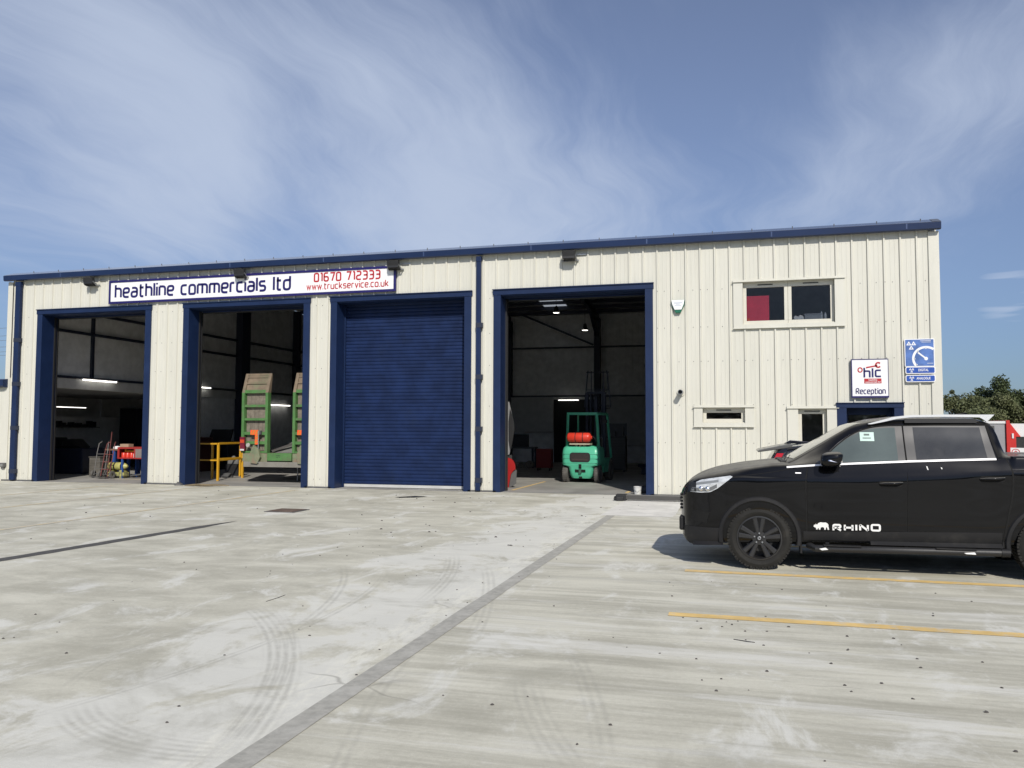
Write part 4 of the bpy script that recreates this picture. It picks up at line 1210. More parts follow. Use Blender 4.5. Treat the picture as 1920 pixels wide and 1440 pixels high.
# plastic sill, arch flares and bumper skirts
def flare(cx, s, body, r0, r1, zlo0, zlo1, cz=.385):
    mb = MB(); vs = []; n = 30
    for k in range(n+1):
        a = math.pi*(-.10 + 1.20*k/n)
        for r, o in ((r0-.004, -.05), (r0, .008), (r0+.012, .020), (r1-.012, .016), (r1, .001)):
            x = cx - r*math.cos(a); z = cz + r*math.sin(a)
            z = max(z, .30); y = max(body.side(x, min(max(z, .45), 1.0)), .80) + o
            vs.append((x, s*y, z))
    fs = [(5*k+j, 5*k+5+j, 5*k+6+j, 5*k+1+j) for k in range(n) for j in range(4)]
    return mb.add(vs, fs)
for cx in (.235, 3.34): two('wheel_arch', lambda s: flare(cx, s, PB, .425, .482, 0, 0), M_CLADP)
two('sill_cladding', lambda s: PB.patch(lambda u, v: .735+(2.83-.735)*u, lambda x, v: .335+.01*(x-.7)+(.135+.016*(x-.7))*v, 40, 4, .012, s, .02), M_CLADP)
two('bumper_skirt', lambda s: PB.patch(lambda u, v: -.66+(.475)*u, lambda x, v: lerp_tab([(-.66, .30), (-.55, .25), (-.18, .275)], x)+(.475-lerp_tab([(-.66, .30), (-.55, .25), (-.18, .275)], x))*v, 16, 5, .012, s, .02), M_CLADP)
nb = MB()
nb.box(-.725, -.64, -.62, .62, .40, .575); nb.build('number_plate_bar', M_CLADP, pk, bevel=.02)
g_ = MB(); 
for i in range(5): g_.box(-.718, -.68, -.52, .52, .66+i*.042, .685+i*.042)
g_.build('grille', M_BLACK, pk)
MB().box(-.728, -.718, -.26, .26, .44, .55).build('number_plate', M_PLATE, pk)
# front corner air intake
two('fog_recess', lambda s: PB.patch(lambda u, v: -.58+.20*u+.04*v, lambda x, v: .545+.13*v+(x+.5)*-.1, 5, 4, .004, s, .006), M_SEAM)

# doors, laid on the body with a real gap between them
def zbot(x): return .475+.016*(x-.7)
def ztop(x): return smooth_tab(ZE_T, x, .04)-.004
def door_f(s): return PB.patch(lambda u, v: (.790-.008*v+.02*max(0, v-.75)/.25) + (1.852+.018*v - (.790-.008*v))*u, lambda x, v: zbot(x)+(ztop(x)-zbot(x))*v, 26, 22, .007, s, .012)
def door_r(s):
    def xr(v): return lerp_tab([(0, 2.84), (.25, 2.885), (.6, 2.93), (.85, 2.935), (1, 2.89)], v)
    return PB.patch(lambda u, v: (1.862+.018*v) + (xr(v) - (1.862+.018*v))*u, lambda x, v: zbot(x)+(ztop(x)-zbot(x))*v, 26, 22, .007, s, .012)
df_ = two('door', door_f, M_CARB); dr_ = two('door', door_r, M_CARB)
for s in (-1, 1):
    PB.line(dense([(.778, .40), (.772, .6), (.766, .9), (.772, 1.1), (.80, 1.23)]), .012, .0035, s).build('seam', M_SEAM, pk)
    PB.line(dense([(1.855, .40), (1.857, .6), (1.862, .9), (1.87, 1.2), (1.877, 1.285)]), .014, .0035, s).build('seam', M_SEAM, pk)
    PB.line(dense(curve([(2.835, .36), (2.89, .68), (2.945, .95), (2.950, 1.2), (2.895, 1.345)], .2)), .020, .0035, s).build('seam', M_SEAM, pk)
    PB.line(dense([(-.10, 1.095), (.2, 1.13), (.42, 1.165), (.60, 1.20)]), .006, .0015, s).build('bonnet_seam', M_SEAM, pk)

# glass: frames and panes on the cabin side
FT = [(.99, 1.28), (1.06, 1.405), (1.16, 1.50), (1.28, 1.585), (1.42, 1.655), (1.55, 1.69), (1.72, 1.700), (1.9, 1.703)]
def beltz(x): return smooth_tab(ZE_T, x, .04) + .020
def win_f(off, x0, x1, top_in, bot_in, s, th=.006):
    return PB.patch(lambda u, v: x0+(x1-.0-x0)*u, lambda x, v: beltz(x)+bot_in + (max(.004, lerp_tab(FT, x)-top_in-beltz(x)-bot_in))*v, 30, 12, off, s, th)
def winR(off, x0, x1, z1, bot_in, s, lean=.05, th=.006):
    return PB.patch(lambda u, v: x0+(x1+(1-v)*lean-x0)*u, lambda x, v: beltz(x)+bot_in + (z1-beltz(x)-bot_in)*v, 24, 12, off, s, th)
two('window_frame', lambda s: win_f(.004, .90, 1.868, -.018, -.004, s), M_FRAMEC)
two('window_frame', lambda s: winR(.004, 1.885, 2.745, 1.718, -.004, s, .055), M_FRAMEC)
two('window', lambda s: win_f(.008, 1.00, 1.790, .006, .004, s), M_CGLASS)
two('window', lambda s: winR(.008, 1.985, 2.685, 1.700, .004, s, .03), M_CGLASS2)
two('pillar_gap', lambda s: PB.line(dense([(1.877, 1.31), (1.879, 1.725)]), .010, .010, s), M_SEAM)
two('pillar_gap', lambda s: PB.line(dense(curve([(2.757, 1.735), (2.785, 1.60), (2.835, 1.36)], .1)), .03, .005, s), M_SEAM)
two('window_seal', lambda s: PB.line(dense(curve([(.955, 1.27), (1.06, 1.415), (1.28, 1.60), (1.45, 1.682), (1.65, 1.718), (2.75, 1.735)], .25)), .012, .009, s), M_SEAM)
two('chrome_strip', lambda s: PB.line(dense([(.56, 1.222), (.9, 1.250), (1.3, 1.273), (1.9, 1.306), (2.40, 1.328), (2.80, 1.343)]), .021, .014, s, .012), M_BRIGHT)

# windscreen laid over the sloping front of the cabin
wsb = MB(); vs = []; nu, nv = 20, 10
for j in range(nv+1):
    v = j/nv
    for i in range(nu+1):
        u = -1+2*i/nu; au = abs(u)
        xx = (.60+.76*v) + (.045+.03*v)*au*au
        zt_ = smooth_tab(ZT_T, xx, .03); zr_ = smooth_tab(ZR_T, xx, .02); yr_ = smooth_tab(YR_T, xx, .05)
        y = u*(yr_-.035); h = PB.half(xx)
        # height of the loft at this y
        z = zt_
        for (y0, z0), (y1, z1) in zip(h[::-1], h[::-1][1:]):
            if y0 <= abs(y) <= y1: z = z0+(z1-z0)*(abs(y)-y0)/max(1e-6, y1-y0); break
        vs.append((xx, y, z+.007))
wsb.add(vs, [(j*(nu+1)+i, j*(nu+1)+i+1, (j+1)*(nu+1)+i+1, (j+1)*(nu+1)+i) for j in range(nv) for i in range(nu)])
wsb.build('windscreen', M_WSCR, pk, smooth=60)
wp = MB().tube([(.56, -.5, 1.305), (.60, -.2, 1.345), (.64, .1, 1.37)], .007, 6); wp.tube([(.56, .1, 1.305), (.60, .4, 1.34), (.63, .66, 1.35)], .007, 6)
wp.box(.50, .57, -.70, .70, 1.275, 1.292)
wp.build('wiper', M_BLACK, pk)

# headlamps
def hlamp(s):
    P0 = [(-.55, .905), (-.50, .985), (-.46, 1.045), (-.09, 1.108), (-.066, 1.098), (-.25, .955), (-.33, .912)]
    def zl(x): return lerp_tab([(-.575, .90), (-.45, .895), (-.33, .905), (-.24, .955), (-.066, 1.095)], x)
    def zu(x): return lerp_tab([(-.575, .93), (-.50, 1.02), (-.44, 1.052), (-.25, 1.085), (-.08, 1.112), (-.066, 1.10)], x)
    return PB.patch(lambda u, v: -.575+.509*u, lambda x, v: zl(x)+(zu(x)-zl(x))*v, 20, 8, .008, s, .012)
hls = two('headlight', hlamp, M_LENS)
for s, ho in zip((-1, 1), hls):
    def zl(x): return lerp_tab([(-.575, .90), (-.45, .895), (-.33, .905), (-.24, .955)], x)+.012
    PB.patch(lambda u, v: -.56+.31*u, lambda x, v: zl(x)+.045*v+.0, 10, 3, .0105, s, .002).build('lamp_housing', mat('lamp_grey', (.16, .165, .17), .25), ho, smooth=40)
    PB.patch(lambda u, v: -.50+.27*u, lambda x, v: lerp_tab([(-.5, .985), (-.23, 1.03)], x)+.030*v, 10, 2, .0105, s, .002).build('lamp_strip', mat('lamp_mid', (.22, .23, .24), .2), ho, smooth=40)
    PB.patch(lambda u, v: -.585+.085*u, lambda x, v: .905+.11*v, 4, 3, .0108, s, .002).build('lamp_dark_insert', M_BLACK, ho, smooth=40)  # black insert: the lamp's own dark internals at the nose end
    mb = MB()
    for q in (-.44, -.36): mb.lathe([(.0, -.004), (.026, 0), (.030, .006)], 14, (q, s*(PB.side(q, .945)+.016), .945), 'Y')
    mb.build('reflector', M_CHROME, ho, smooth=50)

# mirrors
def mirror(s):
    mb = MB(); secs_ = []
    for k, (y, sc) in enumerate(((.955, .70), (.985, .93), (1.03, 1.0), (1.09, .98), (1.13, .84), (1.15, .5))):
        ring = []
        for a in range(20):
            th = 2*math.pi*a/20; cx_, cz_ = math.cos(th), math.sin(th)
            xx = math.copysign(abs(cx_)**.7, cx_)*.125*sc; zz = math.copysign(abs(cz_)**.75, cz_)*.088*sc
            if cz_ > 0: xx += .010
            zz += .02*(-cx_)*sc*-.6
            ring.append((1.045+xx, s*y, 1.325+zz))
        secs_.append(ring)
    vs = [p for r in secs_ for p in r]; fs = [(i*20+a, i*20+(a+1) % 20, (i+1)*20+(a+1) % 20, (i+1)*20+a) for i in range(5) for a in range(20)]
    fs += [tuple(range(20)), tuple(100+a for a in range(20))]
    return mb.add(vs, fs)
ms = two('mirror', mirror, M_CARB, 50)
for s, mo in zip((-1, 1), ms):
    MB().bar((.99, s*.86, 1.262), (1.03, s*.99, 1.275), .10, .035).build('mirror_arm', M_BLACK, mo)
    MB().add([(.935, s*1.118, 1.322), (1.02, s*1.155, 1.320), (1.16, s*1.128, 1.306), (1.165, s*1.118, 1.285), (1.10, s*1.150, 1.292), (1.02, s*1.158, 1.306)], [(0,1,5), (1,2,3,4), (1,4,5)]).build('mirror_strip', M_CHROME, mo)

# handles
for s, dd, hx, hz in [(-1, df_[0], 1.70, 1.048), (1, df_[1], 1.70, 1.048), (-1, dr_[0], 2.745, 1.120), (1, dr_[1], 2.745, 1.120)]:
    y = PB.side(hx, hz)+.007
    MB().prism(roundrect(hx-.135, hx+.12, hz-.034, hz+.032, .032), s*y, s*(y+.0025)).build('handle_recess', M_SEAM, dd)
    MB().tube([(hx-.125, s*(y+.006), hz-.004), (hx-.08, s*(y+.036), hz), (hx+.05, s*(y+.040), hz+.006), (hx+.12, s*(y+.010), hz+.012)], [.012, .016, .016, .011], 10).build('handle', M_CARB, dd, smooth=50)
# lettering and rhino on the front door
def decal(poly, z0, z1, x0, x1, flip=False): pass
y = PB.side(1.2, .53)+.007; dk = MB()
rh = [(.848,.533),(.858,.556),(.866,.545),(.874,.566),(.886,.552),(.902,.572),(.925,.583),(.955,.580),(.985,.582),(1.005,.570),(1.014,.553),(1.012,.538),(1.018,.520),(1.020,.497),(1.004,.497),(1.000,.518),(.990,.530),(.985,.512),(.983,.497),(.967,.497),(.966,.520),(.95,.528),(.928,.522),(.924,.497),(.908,.497),(.906,.516),(.896,.510),(.892,.497),(.878,.497),(.876,.517),(.862,.522)]
dk.add([(p[0]-0, -(PB.side(p[0], p[1])+.0088), p[1]) for p in rh], [tuple(range(len(rh)))])
tl_ = MB(); stroke(tl_, [(1.012,.565),(1.024,.556),(1.026,.540)], .005, lambda X, Z: (X, Z), -(y+.0018), -(y+.001)); 
dk.build('rhino_emblem', M_DECAL, pk)
RH = {'R': (1.0, [[(.0,0),(.0,1),(.92,1),(.92,.48),(.0,.48)], [(.42,.48),(.98,0)]]), 'H': (1.0, [[(0,0),(0,1)], [(1,0),(1,1)], [(0,.5),(1,.5)]]),
      'I': (0, [[(0,0),(0,1)]]), 'N': (1.0, [[(0,0),(0,1)], [(0,1),(1,0)], [(1,0),(1,1)]]), 'O': (1.05, [sq(1.05, 1)])}
tx_ = MB(); cx = 1.058; unit = .083; hh = .064; tk = .0215
for ch, gp_ in zip('RHINO', (.040, .040, .040, .040, 0)):
    w_, ss_ = RH[ch]
    for p_ in ss_:
        pr = rnd([(cx+.010+q[0]*unit, .494+.03*(cx-1.05)+q[1]*hh) for q in p_], .016 if ch in 'RO' else 0.0001, 4)
        stroke(tx_, pr, tk, lambda X, Z: (X, Z), -(y+.0025), -(y-.001))
    cx += w_*unit + tk + (.020 if ch != 'I' else .020)
tx_.build('door_lettering', M_DECAL, pk)
PB.line(dense([(.655, 1.155), (.72, 1.155)]), .012, .004, -1).build('fender_badge', M_SATIN, pk)
pbx = MB(); 
for q, zz in ((2.08, 1.235), (2.085, 1.215), (2.23, 1.225)): pbx.add([(q+a, -(PB.side(q, zz)+.0082), zz+b_) for a, b_ in ((0, 0), (.012, -.004), (.010, .014), (-.006, .022))], [(0,1,2,3)])
pbx.build('paint_chip', M_DECAL, pk)
st_ = PB.patch(lambda u, v: 1.40+.155*u, lambda x, v: 1.535+.105*v, 4, 4, .0150, -1, .001)
st_.build('window_sticker', mat('sticker_mint', (.50, .66, .60), .5, var=.05), pk)
PB.patch(lambda u, v: 1.445+.06*u, lambda x, v: 1.60+.022*v, 2, 2, .0165, -1, .0005).build('sticker_print', mat('sticker_dark', (.10, .14, .13), .5), pk)
PB.patch(lambda u, v: 1.43+.09*u, lambda x, v: 1.565+.012*v, 2, 2, .0165, -1, .0005).build('sticker_print', mat('sticker_dark', (.10, .14, .13), .5), pk)

# roof rails
for s in (-1, 1):
    y = s*.70
    r_ = MB(); P_ = [(1.50, 1.742), (1.62, 1.775), (1.78, 1.822), (1.95, 1.842), (2.3, 1.848), (2.80, 1.846), (2.845, 1.850)]
    Q_ = [(1.54, 1.735), (1.68, 1.765), (1.82, 1.800), (1.97, 1.818), (2.3, 1.822), (2.70, 1.815), (2.765, 1.762), (2.80, 1.765)]
    xs_ = [1.50+.035*i for i in range(36)] + [2.765]; rows = []
    for x_ in xs_:
        zt__ = lerp_tab(P_, x_); zb__ = min(zt__-.003, lerp_tab(Q_, x_)); xt__ = x_ + (.08 if x_ > 2.7 else .08*max(0, (x_-2.55)/.2)*0)
        rows.append([(x_, y-.022, zb__), (xt__, y-.022, zt__), (xt__, y+.022, zt__), (x_, y+.022, zb__)])
    vs = [p for r in rows for p in r]; n_ = len(rows)
    r_.add(vs, [(4*i+k, 4*i+4+k, 4*i+4+(k+1) % 4, 4*i+(k+1) % 4) for i in range(n_-1) for k in range(4)] + [(0,1,2,3), (4*n_-1, 4*n_-2, 4*n_-3, 4*n_-4)])
    r_.build('roof_rail', M_SATIN, pk)
    MB().box(1.9, 2.66, y-.012, y+.012, 1.75, 1.80).build('rail_foot', M_BLACK, pk)
MB().prism([(2.58, 1.825), (2.62, 1.868), (2.72, 1.885), (2.75, 1.83)], -.015, .015).build('roof_aerial', M_CARB, pk, bevel=.008)

# side step
for s in (-1, 1):
    b = MB().tube([(.80, s*.86, .300), (.86, s*.985, .283), (2.0, s*.985, .297), (2.86, s*.985, .310)], .040, 14)
    o = b.build('side_step', M_BLACK, pk, smooth=50)
    t2 = MB(); t2.box(.95, 1.36, s*.985-.05, s*.985+.05, .318, .332); t2.box(2.14, 2.55, s*.985-.05, s*.985+.05, .330, .344)
    t2.build('step_tread', M_CLADP, o)
    MB().tube([(2.80, s*.985, .3095), (2.885, s*.985, .3105)], .046, 14).build('step_cap', M_CLADP, o, smooth=50)
    e = MB()
    for q in (1.0, 1.85, 2.6): e.bar((q, s*.98, .30), (q, s*.70, .40), .04)
    e.build('step_bracket', M_BLACK, o)
    if s < 0:
        f = MB(); f.add([(.90, -1.026, .285), (.97, -1.024, .30), (1.0, -1.027, .278), (.93, -1.027, .268)], [(0,1,2,3)]); f.add([(2.42, -1.027, .30), (2.53, -1.024, .31), (2.54, -1.028, .285), (2.44, -1.028, .288)], [(0,1,2,3)])
        f.build('peeling_tape', M_DECAL, o)
    MB().box(.705, .725, s*.72-.12, s*.72+.12+.02*s, .20, .50).build('mud_flap', M_CLADP, pk)
ub = MB(); ub.box(-.3, 4.3, -.62, .62, .30, .42); ub.box(-.1, 4.2, -.35, .35, .24, .30)
ub.build('underbody', M_SEAM, pk)
MB().box(4.40, 4.52, -.85, .85, .42, .60).build('rear_bumper', M_CHROME, pk, bevel=.02)
two('tail_light', lambda s: PB.patch(lambda u, v: 4.20+.24*u, lambda x, v: .85+.42*v, 6, 6, .008, s, .01), M_TAIL)
MB().prism([(-.55, .0), (.55, .0), (.50, .32), (-.50, .32)], 2.86, 2.90, plane='YZ').build('rear_screen_base', M_BLACK, pk).location = (.0, 0, 1.40)

# wheels
def wheel(parent, c, s, R=.373, w=.255, rr=.262, name='wheel', spoke_m=None):
    """s = -1 outer face towards -y"""
    wz = bpy.data.objects.new(name, None); C.objects.link(wz); wz.parent = parent; wz.location = c; wz.empty_display_size = .1
    if s > 0: wz.rotation_euler = (0, 0, math.pi)
    t = MB(); prof = [(rr-.004, -.5*w+.03), (rr+.012, -.5*w+.010), (R-.062, -.5*w-.002), (R-.030, -.5*w+.010), (R-.012, -.5*w+.026), (R-.008, -.3*w), (R-.008, .3*w), (R-.015, .5*w-.025), (R-.06, .5*w), (rr, .5*w-.02)]
    t.lathe(prof, 56, (0, 0, 0), 'Y', close=True)
    nb_ = 64
    for k in range(nb_):
        a = 2*math.pi*k/nb_ + (k % 2)*.012; M = Matrix.Rotation(-a, 3, 'Y')
        for (y0, y1, r0, r1) in ((-.5*w+.012, -.26*w, R-.030 if k % 2 else R-.022, R-.001), (-.20*w, .0, R-.012, R+.0), (.04*w, .24*w, R-.012, R+.0), (.28*w, .5*w-.012, R-.028, R-.001)):
            kk = MB().box(r0, r1, y0, y1, -.0125, .0125); t.add([M @ Vector(v) for v in kk.v], kk.f)
    to = t.build('tyre', M_RUB, wz, smooth=35)
    r = MB(); yo = -.5*w+.02
    r.lathe([(rr, yo-.004), (rr-.016, yo-.006), (rr-.026, yo+.012), (rr-.034, yo+.055), (rr-.034, .10), (rr, .10)], 56, (0, 0, 0), 'Y', close=True)
    r.lathe([(.0, yo-.008), (.030, yo-.008), (.036, yo+.004), (.080, yo+.006), (.090, yo+.03), (.0, yo+.03)], 40, (0, 0, 0), 'Y')
    for k in range(5):
        a = math.pi/2 + 2*math.pi*k/5
        for da, wd in ((-.20, .040), (.20, .040)):
            p0 = (math.cos(a+da*1.1)*.058, math.sin(a+da*1.1)*.058); p1 = (math.cos(a+da*1.02)*(rr-.022), math.sin(a+da*1.02)*(rr-.022))
            d = Vector((p1[0]-p0[0], p1[1]-p0[1])).normalized(); n_ = Vector((-d.y, d.x))
            w0, w1 = .021, .033
            q = [(p0[0]+n_.x*w0, p0[1]+n_.y*w0), (p1[0]+n_.x*w1, p1[1]+n_.y*w1), (p1[0]-n_.x*w1, p1[1]-n_.y*w1), (p0[0]-n_.x*w0, p0[1]-n_.y*w0)]
            ins = [(p0[0]+n_.x*w0*.6, p0[1]+n_.y*w0*.6), (p1[0]+n_.x*w1*.6, p1[1]+n_.y*w1*.6), (p1[0]-n_.x*w1*.6, p1[1]-n_.y*w1*.6), (p0[0]-n_.x*w0*.6, p0[1]-n_.y*w0*.6)]
            r.add([(q[0][0], yo+.010, q[0][1]), (q[1][0], yo+.006, q[1][1]), (q[2][0], yo+.006, q[2][1]), (q[3][0], yo+.010, q[3][1]),
                   (ins[0][0], yo+.001, ins[0][1]), (ins[1][0], yo-.003, ins[1][1]), (ins[2][0], yo-.003, ins[2][1]), (ins[3][0], yo+.001, ins[3][1]),
                   (q[0][0], yo+.055, q[0][1]), (q[1][0], yo+.040, q[1][1]), (q[2][0], yo+.040, q[2][1]), (q[3][0], yo+.055, q[3][1])],
                  [(4,5,6,7), (0,1,5,4), (1,2,6,5), (2,3,7,6), (3,0,4,7), (0,8,9,1), (2,10,11,3), (1,9,10,2), (8,11,10,9)])
    ro = r.build('rim', spoke_m or M_ALLOY, wz, smooth=30)
    bd_ = MB().lathe([(0, yo+.07), (.165, yo+.07), (.165, yo+.09), (0, yo+.09)], 32, (0, 0, 0), 'Y')
    bd_.lathe([(0, yo+.15), (rr-.03, yo+.15)], 32, (0, 0, 0), 'Y')
    bd_.build('brake_disc', mat('brake_dark', (.03, .03, .03), .5, metal=.5), wz)
    nu_ = MB()
    for k in range(5):
        a = math.pi/2 + 2*math.pi*k/5; nu_.cyl((.058*math.cos(a), yo-.012, .058*math.sin(a)), (.058*math.cos(a), yo+.01, .058*math.sin(a)), .0095, 8)
    nu_.lathe([(.010, yo-.0095), (.016, yo-.0105), (.020, yo-.0095)], 16, (0, 0, 0), 'Y')
    nu_.build('wheel_nuts', M_GREYM, wz)
    return wz
wheel(pk, (.235, -.835, .373), -1); wheel(pk, (3.34, -.835, .373), -1); wheel(pk, (.235, .835, .373), 1); wheel(pk, (3.34, .835, .373), 1)
ax_ = MB().cyl((.235, -.8, .373), (.235, .8, .373), .05); ax_.cyl((3.34, -.8, .373), (3.34, .8, .373), .07); ax_.build('axle', M_SEAM, pk)

# ------------------------------------------------------------------ dark hatchback behind the pickup
H_W = [(0, .60), (.04, .72), (.15, .82), (.4, .87), (3.3, .87), (3.9, .80), (4.15, .62), (4.22, .45)]
H_ZE = [(0, .86), (.10, .98), (.5, 1.00), (2.2, .96), (3.0, .93), (3.6, .86), (4.1, .68), (4.22, .58)]
H_ZR = [(0, .90), (.10, 1.05), (.22, 1.28), (.34, 1.37), (.7, 1.41), (1.4, 1.43), (2.0, 1.39), (2.4, 1.24), (2.95, .97)]
H_ZT = [(0, .92), (.10, 1.07), (.24, 1.33), (.40, 1.43), (.8, 1.47), (1.4, 1.485), (2.0, 1.45), (2.4, 1.29), (2.95, 1.0)]
def hsec(x):
    w = smooth_tab(H_W, x, .03); ze = smooth_tab(H_ZE, x, .05); zb = .24
    k = [(0, zb), (w*.85, zb), (w-.03, .30), (w, .5), (w-.01, .72), (w-.02, ze-.06), (w-.05, ze)]
    if x < 2.96:
        zr = max(smooth_tab(H_ZR, x, .03), ze+.01); zt = max(smooth_tab(H_ZT, x, .03), ze+.02); yr = w-.05-.22*min(1, (zr-ze)/.42)
        k += [(w-.06, ze+.01), ((w-.06+yr)/2+.01, (ze+zr)/2), (yr, zr), (yr*.8, zt-.02), (yr*.4, zt-.004), (0, zt)]
    else:
        k += [(w-.09, ze+.01), (w*.75, ze+.03), (w*.55, ze+.045), (w*.4, ze+.05), (w*.2, ze+.055), (0, ze+.058)]
    return k
HB = Body(hsec, [0, .02, .05, .09, .13, .18, .24, .3, .36, .44] + [.5+.1*i for i in range(34)] + [3.95, 4.05, 4.13, 4.18, 4.22], sub=3)
hb = thing('hatchback', 'black hatchback with red tail light and roof spoiler parked behind the bonnet of the pickup', 'car', (.31, 14.0, 0))
M_HB = mat('dark_blue_black_paint', (.010, .011, .016), .2, coat=1.0, var=0)
HB.mesh().build('body', M_HB, hb, smooth=35)
for s in (-1, 1):
    HB.patch(lambda u, v: .13+.10*u+.14*v, lambda x, v: 1.05+.26*v, 4, 8, .012, s, .012).build('tail_light', M_TAIL, hb, smooth=40)
    HB.patch(lambda u, v: .46+.46*u, lambda x, v: 1.02+(lerp_tab([(.46, 1.05), (.62, 1.29), (1.0, 1.35)], x)-1.02)*v, 10, 8, .006, s, .006).build('window', M_CGLASS, hb, smooth=40)
    HB.patch(lambda u, v: 1.02+.80*u, lambda x, v: 1.01+.345*v, 10, 8, .006, s, .006).build('window', M_CGLASS, hb, smooth=40)
    HB.patch(lambda u, v: 1.90+.62*u, lambda x, v: 1.00+(lerp_tab([(1.9, 1.36), (2.1, 1.30), (2.52, 1.04)], x)-1.0)*v, 10, 8, .006, s, .006).build('window', M_CGLASS, hb, smooth=40)
    HB.line(dense([(.42, 1.375), (.6, 1.40), (1.2, 1.425), (2.0, 1.385)]), .02, .02, s, .02).build('roof_rail', M_BLACK, hb)
MB().prism([(-.02, 1.335), (.02, 1.36), (.34, 1.43), (.50, 1.455), (.50, 1.40), (.26, 1.36), (.0, 1.322)], -.60, .60).build('spoiler', mat('dusty_spoiler', (.10, .10, .095), .4, coat=.4), hb, bevel=.01)
MB().prism([(.40, 1.45), (.50, 1.505), (.58, 1.50), (.86, 1.475), (.86, 1.45)], -.05, .05).build('shark_fin', M_HB, hb, bevel=.01)
bw = MB(); bw.add([(.085, -.56, 1.05), (.085, .56, 1.05), (.24, .50, 1.325), (.24, -.50, 1.325)], [(0,1,2,3)]); bw.build('rear_window', M_CGLASS2, hb)
MB().box(-.05, .06, -.7, .7, .36, .60).build('bumper', M_HB, hb, bevel=.03)
for cx, sy in ((.75, -1), (3.35, -1), (.75, 1), (3.35, 1)): wheel(hb, (cx, sy*.76, .31), sy, R=.31, w=.20, rr=.22, spoke_m=M_GREYM)

# ------------------------------------------------------------------ vehicles at the far right
def van(name, label, cat, loc, rz, body_m, stripe_m, L=5.2, H=2.0, hw=.95):
    """cab van, nose at local x=0, body running to +x"""
    Wt = [(0, .72), (.06, .84), (.3, .93), (.8, hw), (L, hw)]
    ZE = [(0, .78), (.08, .98), (.5, 1.10), (1.0, 1.18), (L, 1.20)]
    ZR = [(.5, 1.12), (.9, 1.30), (1.35, 1.66), (1.75, H-.14), (L, H-.10)]
    ZT = [(.5, 1.16), (.9, 1.34), (1.35, 1.74), (1.75, H-.04), (2.2, H), (L, H)]
    def sec(x):
        w = smooth_tab(Wt, x, .03); ze = smooth_tab(ZE, x, .05); zb = .30
        k = [(0, zb), (w*.85, zb), (w-.03, .36), (w, .6), (w, .8 if x > .1 else .7), (w-.01, ze-.06), (w-.04, ze)]
        if x > .52:
            zr = max(smooth_tab(ZR, x, .03), ze+.01); zt = max(smooth_tab(ZT, x, .03), ze+.03); yr = w-.04-.12*min(1, (zr-ze)/.6)
            k += [(w-.05, ze+.01), ((w-.05+yr)/2+.01, (ze+zr)/2), (yr, zr), (yr*.85, zt-.02), (yr*.4, zt-.004), (0, zt)]
        else: k += [(w-.08, ze+.01), (w*.75, ze+.03), (w*.55, ze+.045), (w*.4, ze+.05), (w*.2, ze+.055), (0, ze+.058)]
        return k
    B = Body(sec, [0, .02, .05, .1, .2, .3, .4, .5, .54] + [.6+.1*i for i in range(int((L-.6)/.1)+1)], sub=3)
    t = thing(name, label, cat, loc, rz)
    B.mesh().build('body', body_m, t, smooth=35)
    for s in (-1, 1):
        B.patch(lambda u, v: 1.22+.95*u, lambda x, v: 1.24+(lerp_tab([(1.22, 1.34), (1.65, H-.26), (2.2, H-.22)], x)-1.24)*v, 10, 8, .008, s, .008).build('window', M_CGLASS2, t, smooth=40)
        B.patch(lambda u, v: 2.35+.55*u, lambda x, v: .95+(H-1.10)*v, 6, 10, .006, s, .006).build('side_stripe', stripe_m, t, smooth=40)
        MB().box(1.15, 1.30, s*(hw+.05), s*(hw+.22), 1.28, 1.56).build('mirror', M_BLACK, t, bevel=.02)
        B.patch(lambda u, v: .10+.3*u, lambda x, v: .86+.16*v, 4, 4, .008, s, .008).build('headlight', M_LENS, t, smooth=40)
    w_ = MB(); w_.add([(.70, -.80, 1.24), (.70, .80, 1.24), (1.60, .70, H-.16), (1.60, -.70, H-.16)], [(0,1,2,3)])
    w_.build('windscreen', M_CGLASS2, t).location = (-.05, 0, .06)
    MB().box(-.06, .05, -.75, .75, .34, .60).build('bumper', M_BLACK, t, bevel=.03)
    for cx, sy in ((.95, -1), (L-1.1, -1), (.95, 1), (L-1.1, 1)): wheel(t, (cx, sy*(hw-.12), .34), sy, R=.34, w=.21, rr=.21, spoke_m=M_GREYM)
    return t, B

M_VWHITE = mat('van_white', (.66, .66, .65), .25, coat=.6, var=.04)
# recovery truck: only its tail end shows past the pickup
rv = thing('recovery_truck', 'white recovery truck with red panels and grey tail, partly hidden behind the pickup cab', 'truck', (4.35, 17.95, 0))
b = MB(); b.box(.0, .40, -.95, .95, 1.22, 1.80); b.build('grey_box', mat('grey_box_paint', (.26, .26, .27), .5), rv, bevel=.02)
MB().box(-.02, .42, -.97, .97, 1.80, 1.845).build('box_lid', M_VWHITE, rv)
MB().box(.40, .455, -.99, .99, .9, 1.86).build('red_post', M_RED, rv)
MB().prism([(.455, 1.56), (.455, 1.83), (.64, 1.56)], -.95, .95).build('red_wing', M_RED, rv)
MB().prism([(.455, 1.36), (.455, 1.56), (.56, 1.56), (.56, 1.36)], -.96, .96).build('red_pillar', M_RED, rv)
MB().prism([(.56, 1.36), (.56, 1.56), (1.1, 1.56), (1.5, 1.36)], -.93, .93).build('side_window', M_CGLASS2, rv)
MB().prism([(.455, 1.20), (.455, 1.36), (1.5, 1.34), (2.6, 1.30), (2.6, 1.20)], -.97, .97).build('lower_body', M_VWHITE, rv)
MB().prism([(.46, 1.38), (.46, 1.80), (.95, 1.80), (2.6, 1.60), (2.6, 1.38)], -.90, .90).build('cab', M_VWHITE, rv)
MB().box(.0, 2.6, -.96, .96, .55, 1.20).build('chassis_skirt', mat('truck_grey', (.17, .17, .18), .5), rv)
rg = MB(); yq = -.9715
